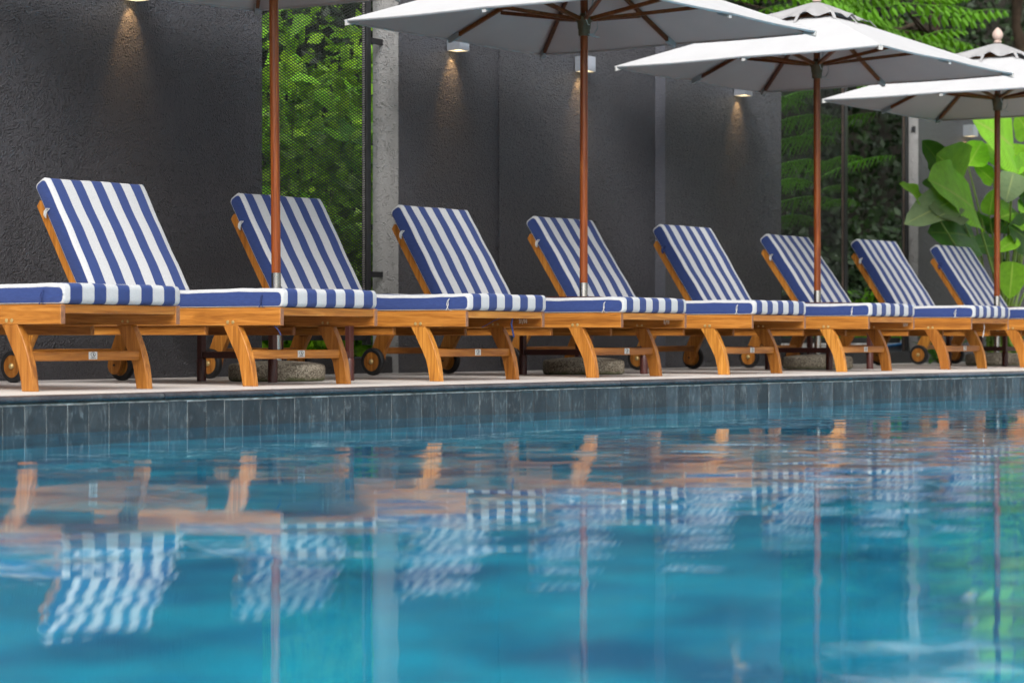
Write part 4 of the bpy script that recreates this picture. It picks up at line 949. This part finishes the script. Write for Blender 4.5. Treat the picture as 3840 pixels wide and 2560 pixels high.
c0 = px(3310, 900, 5.6); c0.z = -.06; shrub('leafy_shrub', 'mid green leafy shrub deep in the gateway', c0, (1.1, .7, 1.5), 4200, .11, 12, CREEPER)
# --- bright garden plants seen through the first screen
GL = [leaf_mesh('leaf', 1.0, .52, .45, .22, LEAF_BRIGHT, 10, 4, wave=.12, seed=20 + k, basep=.6, tipp=.85) for k in range(3)]
GB = [leaf_mesh('leaf', 1.0, .42, .35, .15, LEAF_BRIGHT, 12, 4, wave=.08, seed=30), leaf_mesh('leaf', 1.0, .42, .35, .15, LEAF_DARK, 12, 4, wave=.08, seed=31)]
def garden_plant(label, u, vtop, Y_, n_, lo, hi, spread, seed, meshes, ws=1.0):
    t = tag(empty('garden_plant'), label, 'plant'); rg_ = random.Random(seed)
    top = px(u, vtop, Y_); g0 = Vector((top.x, top.y, -.06))
    for k_ in range(n_):
        hgt = top.z * (rg_.uniform(.12, 1.0)); an = rg_.uniform(0, 2 * PI); rr_ = spread * rg_.uniform(.15, 1)
        A = Vector((g0.x + math.cos(an) * rr_, g0.y + math.sin(an) * rr_ * .7, hgt)); ln = rg_.uniform(lo, hi)
        o2 = rg_.uniform(-1.2, 1.2) + an; dv = Vector((math.cos(o2), math.sin(o2), rg_.uniform(-.7, .6))).normalized()
        place_leaf(rg_.choice(meshes), A, A + dv * ln, Vector((-.4, -.7, .8)) + Vector((rg_.uniform(-.6, .6), rg_.uniform(-.4, .4), rg_.uniform(-.3, .5))), t, 1.0, ws)
        if k_ % 4 == 0: MB().tube([g0 + Vector((math.cos(an), math.sin(an), 0)) * .05, g0.lerp(A, .6) + Vector((0, 0, .1)), A], [.014, .010, .006], 5).build('stem', STEM, t)
    r9 = np.random.default_rng(seed + 50); n9 = 650; q9 = r9.normal(size=(n9, 3)) * np.array([spread * .6, spread * .4, .001]); q9[:, 2] = r9.uniform(.05, 1.0, n9) * top.z * 1.05
    leaf_cloud('foliage', q9 + np.array(g0), .145, BUSHLEAF, None, seed + 60).parent = t
    return t
garden_plant('big-leaved bright plant behind the mesh screen, close to the left wall', 1045, 260, 3.1, 60, .12, .24, .46, 1, GL, 1.0)
garden_plant('dense bright leafy plant behind the mesh screen beside the pale wall end', 1330, 900, 3.0, 60, .10, .2, .46, 2, GL)
garden_plant('tall broad-leaved plant rising behind the middle of the mesh screen', 1230, 420, 3.9, 9, .55, .9, .5, 3, GB + [GB[0]], 1.1)
garden_plant('leafy plant farther back behind the mesh screen, reaching the top', 1150, -60, 4.8, 60, .14, .3, .95, 4, GL, 1.0)
garden_plant('low bright leaves under the mesh screen bottom rail', 1230, 1180, 2.75, 60, .10, .2, .5, 5, GL)
garden_plant('leafy plant behind the pale wall end', 1420, 200, 3.6, 70, .14, .28, .5, 6, GL)
rr2 = np.random.default_rng(9); n_ = 15000
xx = rr2.uniform(10.5, 19, n_); zz = rr2.uniform(0, 4.2, n_); yy = 5.6 + .5 * np.sin(xx * 1.7 + zz) * np.sin(zz * 2.1) + rr2.uniform(-.35, .35, n_)
leaf_cloud('hedge_leaves', np.stack([xx, yy, zz], 1), .14, CREEPER, 'mass of hedge leaves with shade put into their colour behind the mesh screen plants', 10)
kind(MB().box(9, 19.2, 6.1, 6.4, -.05, 4.0).build('hedge_backdrop', BACKDROP), 'structure')  # dark box added behind the leaves, so gaps between them read as shade

# --- fern fronds behind the gate mesh
def pinna(L, Wd, teeth):
    vs_, fs = [], []
    for i in range(teeth + 1):
        t_ = i / teeth; w_ = Wd * .5 * (1 - t_) ** .75; vs_ += [(-w_ * .35, L * t_, 0), (0, L * t_, .004), (w_ * .35, L * t_, 0), (-w_, L * (t_ + .35 / teeth), -.003), (w_, L * (t_ + .35 / teeth), -.003)]
    for i in range(teeth):
        a = i * 5; b_ = a + 5; fs += [(a, a + 1, b_ + 1, b_), (a + 1, a + 2, b_ + 2, b_ + 1), (a, b_, a + 3), (a + 2, a + 4, b_ + 2)]
    return vs_, fs
def frond(pts_, nleaf, Lp, Wp, mat_, parent, name='frond', droop=.5, simple=False, teeth=9):
    P_ = [Vector(p_) for p_ in pts_]; mb_ = MB(); N = 14
    def at(t_):
        m_ = len(P_) - 1; k_ = min(int(t_ * m_), m_ - 1); f_ = t_ * m_ - k_; return P_[k_].lerp(P_[k_ + 1], f_)
    def curve(t_):
        if len(P_) == 3: return P_[0] * (1 - t_) ** 2 + P_[1] * 2 * t_ * (1 - t_) + P_[2] * t_ * t_
        return at(t_)
    mb_.tube([curve(i / N) for i in range(N + 1)], [.007 * (1 - .8 * i / N) for i in range(N + 1)], 5, 0)
    pv, pf = pinna(1.0, .22, teeth)
    for i in range(nleaf):
        t_ = .08 + .92 * (i + .5) / nleaf; p_ = curve(t_); tn = (curve(min(1, t_ + .02)) - curve(t_ - .02)).normalized()
        sidev = tn.cross(Vector((0, 0, 1))).normalized(); env = Lp * (math.sin(PI * (.12 + .8 * t_)) ** .8)
        for sg in (-1, 1):
            d_ = (sidev * sg + tn * .55 + Vector((random.uniform(-.15, .15), random.uniform(-.15, .15), -droop + random.uniform(-.25, .25)))).normalized(); nr = sidev.cross(tn) * (1 if sg > 0 else 1)
            nr = (Vector((0, 0, 1)) - d_ * d_.z).normalized(); x_ = d_.cross(nr)
            L_ = env * random.uniform(.85, 1.1)
            if simple:
                vv_ = [p_, p_ + d_ * L_ * .4 + x_ * Wp * .5 - nr * .004, p_ + d_ * L_ * .75 + x_ * Wp * .32 - nr * .006, p_ + d_ * L_ - nr * .012, p_ + d_ * L_ * .75 - x_ * Wp * .32 - nr * .006, p_ + d_ * L_ * .4 - x_ * Wp * .5 - nr * .004, p_ + d_ * L_ * .5]
                mb_.add(vv_, [(0, 1, 6), (1, 2, 6), (2, 3, 6), (3, 4, 6), (4, 5, 6), (5, 0, 6)])
            else: mb_.add([p_ + x_ * v_[0] * L_ * (Wp / .22) + d_ * v_[1] * L_ + nr * (v_[2] * L_ - .18 * v_[1] ** 2 * L_ * .5) for v_ in pv], pf)
    return mb_.build(name, mat_, parent, False, False)
random.seed(11)
def z2(a, b_, Y_): return px(2900 + a / 1.96, 320 + b_ / 1.96, Y_)
fn = tag(empty('tree_fern'), 'tree fern with long toothed fronds behind the gate mesh', 'fern')
for (a, b_, c_, d_, Yd, Lp) in ((-120, 330, 470, 235, 3.2, .34), (-150, 480, 460, 385, 3.3, .34), (-100, 640, 455, 575, 3.1, .36), (-60, 900, 490, 850, 3.2, .26), (-140, 230, 330, 40, 3.4, .26),
                                (120, 420, 760, 205, 3.7, .34), (250, 640, 660, 530, 3.9, .24), (-200, 130, 260, 150, 3.3, .3), (300, 700, 905, 520, 4.4, .22), (330, 900, 640, 870, 4.2, .18), (300, 800, 615, 770, 4.0, .15), (-80, 760, 300, 720, 3.6, .28), (-100, 1020, 330, 990, 3.8, .26)):
    A, Bp = z2(a, b_, Yd), z2(c_, d_, Yd + .35); md = A.lerp(Bp, .55) + Vector((0, 0, .13))
    frond([A, md, Bp], 17, Lp * .62, .30, FROND, fn, 'frond', 1.5)
g0 = z2(-160, 560, 3.3); smooth_angle(MB().tube([(g0.x, g0.y, -.05), (g0.x + .03, g0.y, .9), (g0.x, g0.y, g0.z + .1), (g0.x, g0.y, g0.z + .55)], [.09, .075, .065, .05], 10).build('trunk', BARK, fn), 60)
# --- pinnate tree over the wall at top right
tr = tag(empty('pinnate_tree'), 'tree with bright feathery leaves overhanging the wall above the third parasol', 'tree')
T0p = px(3480, 700, 6.2); trk = [Vector((T0p.x, T0p.y, -.06)), Vector((T0p.x - .1, T0p.y, 1.6)), Vector((T0p.x - .25, T0p.y - .2, 3.0)), Vector((T0p.x - .6, T0p.y - .4, 4.2))]
smooth_angle(MB().tube(trk, [.13, .11, .085, .05], 12).build('trunk', BARK, tr), 60)
random.seed(21)
TF = []
for k_ in range(80):
    u = random.uniform(2700, 3480); v = random.uniform(-160, 330) - (0 if u < 3450 else 60)
    TF.append((u, v, random.uniform(3.6, 6.2)))
TF += [(3420, 60, 3.4), (3560, 75, 3.5), (3300, 100, 3.4), (3180, 30, 3.5), (3440, 150, 3.6), (3380, 200, 3.8), (3250, 60, 3.7), (3620, 210, 3.9), (3330, 20, 3.5), (3130, 60, 3.6)]
limb_src = trk[2]
for i, (u, v, Yd) in enumerate(TF):
    A = px(u, v, Yd); an = random.uniform(-.7, .9); ln = random.uniform(.45, .8)
    d_ = Vector((CN * math.cos(an), -SN * math.cos(an) * .7, math.sin(an) * .35 - .1)).normalized() if random.random() < .75 else Vector((-CN, .2, .1)).normalized()
    Bp = A + d_ * ln; md = A.lerp(Bp, .5) + Vector((0, 0, .09)); md2 = md
    frond([A, md2, Bp], 7, .165, .056, TREELEAF, tr, 'leaf_spray', random.uniform(.5, 1.5), True)
    if i % 3 == 0: MB().tube([trk[2].lerp(trk[3], random.random()), trk[2].lerp(A, .5) + Vector((0, 0, .35)), A], [.028, .016, .006], 5).build('limb', BARK, tr)
# dark trunk at the top right corner
tk = tag(empty('bare_trunk'), 'brown tree trunk at the top right corner in deep shade', 'tree')
q0, q1 = px(3815, 0, 5.4), px(3835, 200, 5.4)
smooth_angle(MB().tube([(q1.x, q1.y, -.06), (q1.x + .05, q1.y, 1.3), tuple(q1), (q0.x - .04, q0.y, (q0.z + q1.z) / 2), tuple(q0), (q0.x + .1, q0.y, q0.z + 1.8)], [.14, .12, .09, .055, .075, .05], 12).build('trunk', BARK, tk), 60)
# crown of that tree: leafy canopy shading the upper right
r_ = np.random.default_rng(31); n_ = 9000
c0 = np.array([q0.x, q0.y + .5, q0.z + 1.7]); q_ = r_.normal(size=(n_, 3)); q_ /= np.linalg.norm(q_, axis=1)[:, None]; q_ *= (r_.uniform(.3, 1, n_) ** .4)[:, None] * np.array([4.2, 2.6, 1.3])
o_ = leaf_cloud('crown', q_ + c0, .16, TREELEAF, None, 32); o_.parent = tk

# --- gravel bed and board behind the gateway
r_ = np.random.default_rng(41); n_ = 1500
mb_ = MB()
for k_ in range(n_):
    x_, y_ = r_.uniform(16.4, 21.5), r_.uniform(2.62, 3.4); s_ = r_.uniform(.018, .045)
    rot = Matrix.Rotation(r_.uniform(0, 6), 3, 'Z') @ Matrix.Rotation(r_.uniform(0, 6), 3, 'X')
    z_ = .045 + (y_ - 2.62) * .16 + r_.uniform(0, .03)
    V_ = [rot @ (Vector(p_) * s_) + Vector((x_, y_, z_)) for p_ in ((1, 0, 0), (-1, .1, 0), (0, .8, .1), (.1, -.8, 0), (0, 0, .6), (0, .1, -.6))]
    mb_.add(V_, [(0, 2, 4), (2, 1, 4), (1, 3, 4), (3, 0, 4), (2, 0, 5), (1, 2, 5), (3, 1, 5), (0, 3, 5)])
kind(mb_.build('gravel', GRAVEL, None, False, False), 'stuff', 'bed of pale gravel behind the gateway kerb')
kind(MB().add([(16.35, 2.41, -.02), (22, 2.41, -.02), (22, 2.6, .03), (16.35, 2.6, .03), (22, 3.5, .17), (16.35, 3.5, .17), (22, 3.7, -.06), (16.35, 3.7, -.06)], [(0, 1, 2, 3), (3, 2, 4, 5), (5, 4, 6, 7)]).build('gravel_bed', GRAVEL, recalc=False), 'structure')
bd = tag(empty('grey_board', (18.9, 2.52, 0)), 'low grey board with bright blue edge lying beyond the gateway kerb', 'board')
p0, p1 = px(3290, 1303, 2.52), px(3398, 1287, 2.52); p2, p3 = px(3398, 1270, 2.60), px(3290, 1293, 2.60)
def off(p_, dy, dz): return (p_.x - 18.9, p_.y - 2.52 + dy, p_.z + dz)
MB().add([off(p0, 0, 0), off(p1, 0, 0), off(p2, 0, 0), off(p3, 0, 0), off(p0, 0, -.06), off(p1, 0, -.06), off(p2, .03, -.08), off(p3, .03, -.06)], [(0, 1, 2, 3), (0, 4, 5, 1), (1, 5, 6, 2), (2, 6, 7, 3), (3, 7, 4, 0), (4, 7, 6, 5)]).build('panel', GREYBOARD, bd)
MB().tube([off(p0, -.008, 0), off(p1, -.008, 0)], .011, 8).build('blue_edge', BLUEBOARD, bd)
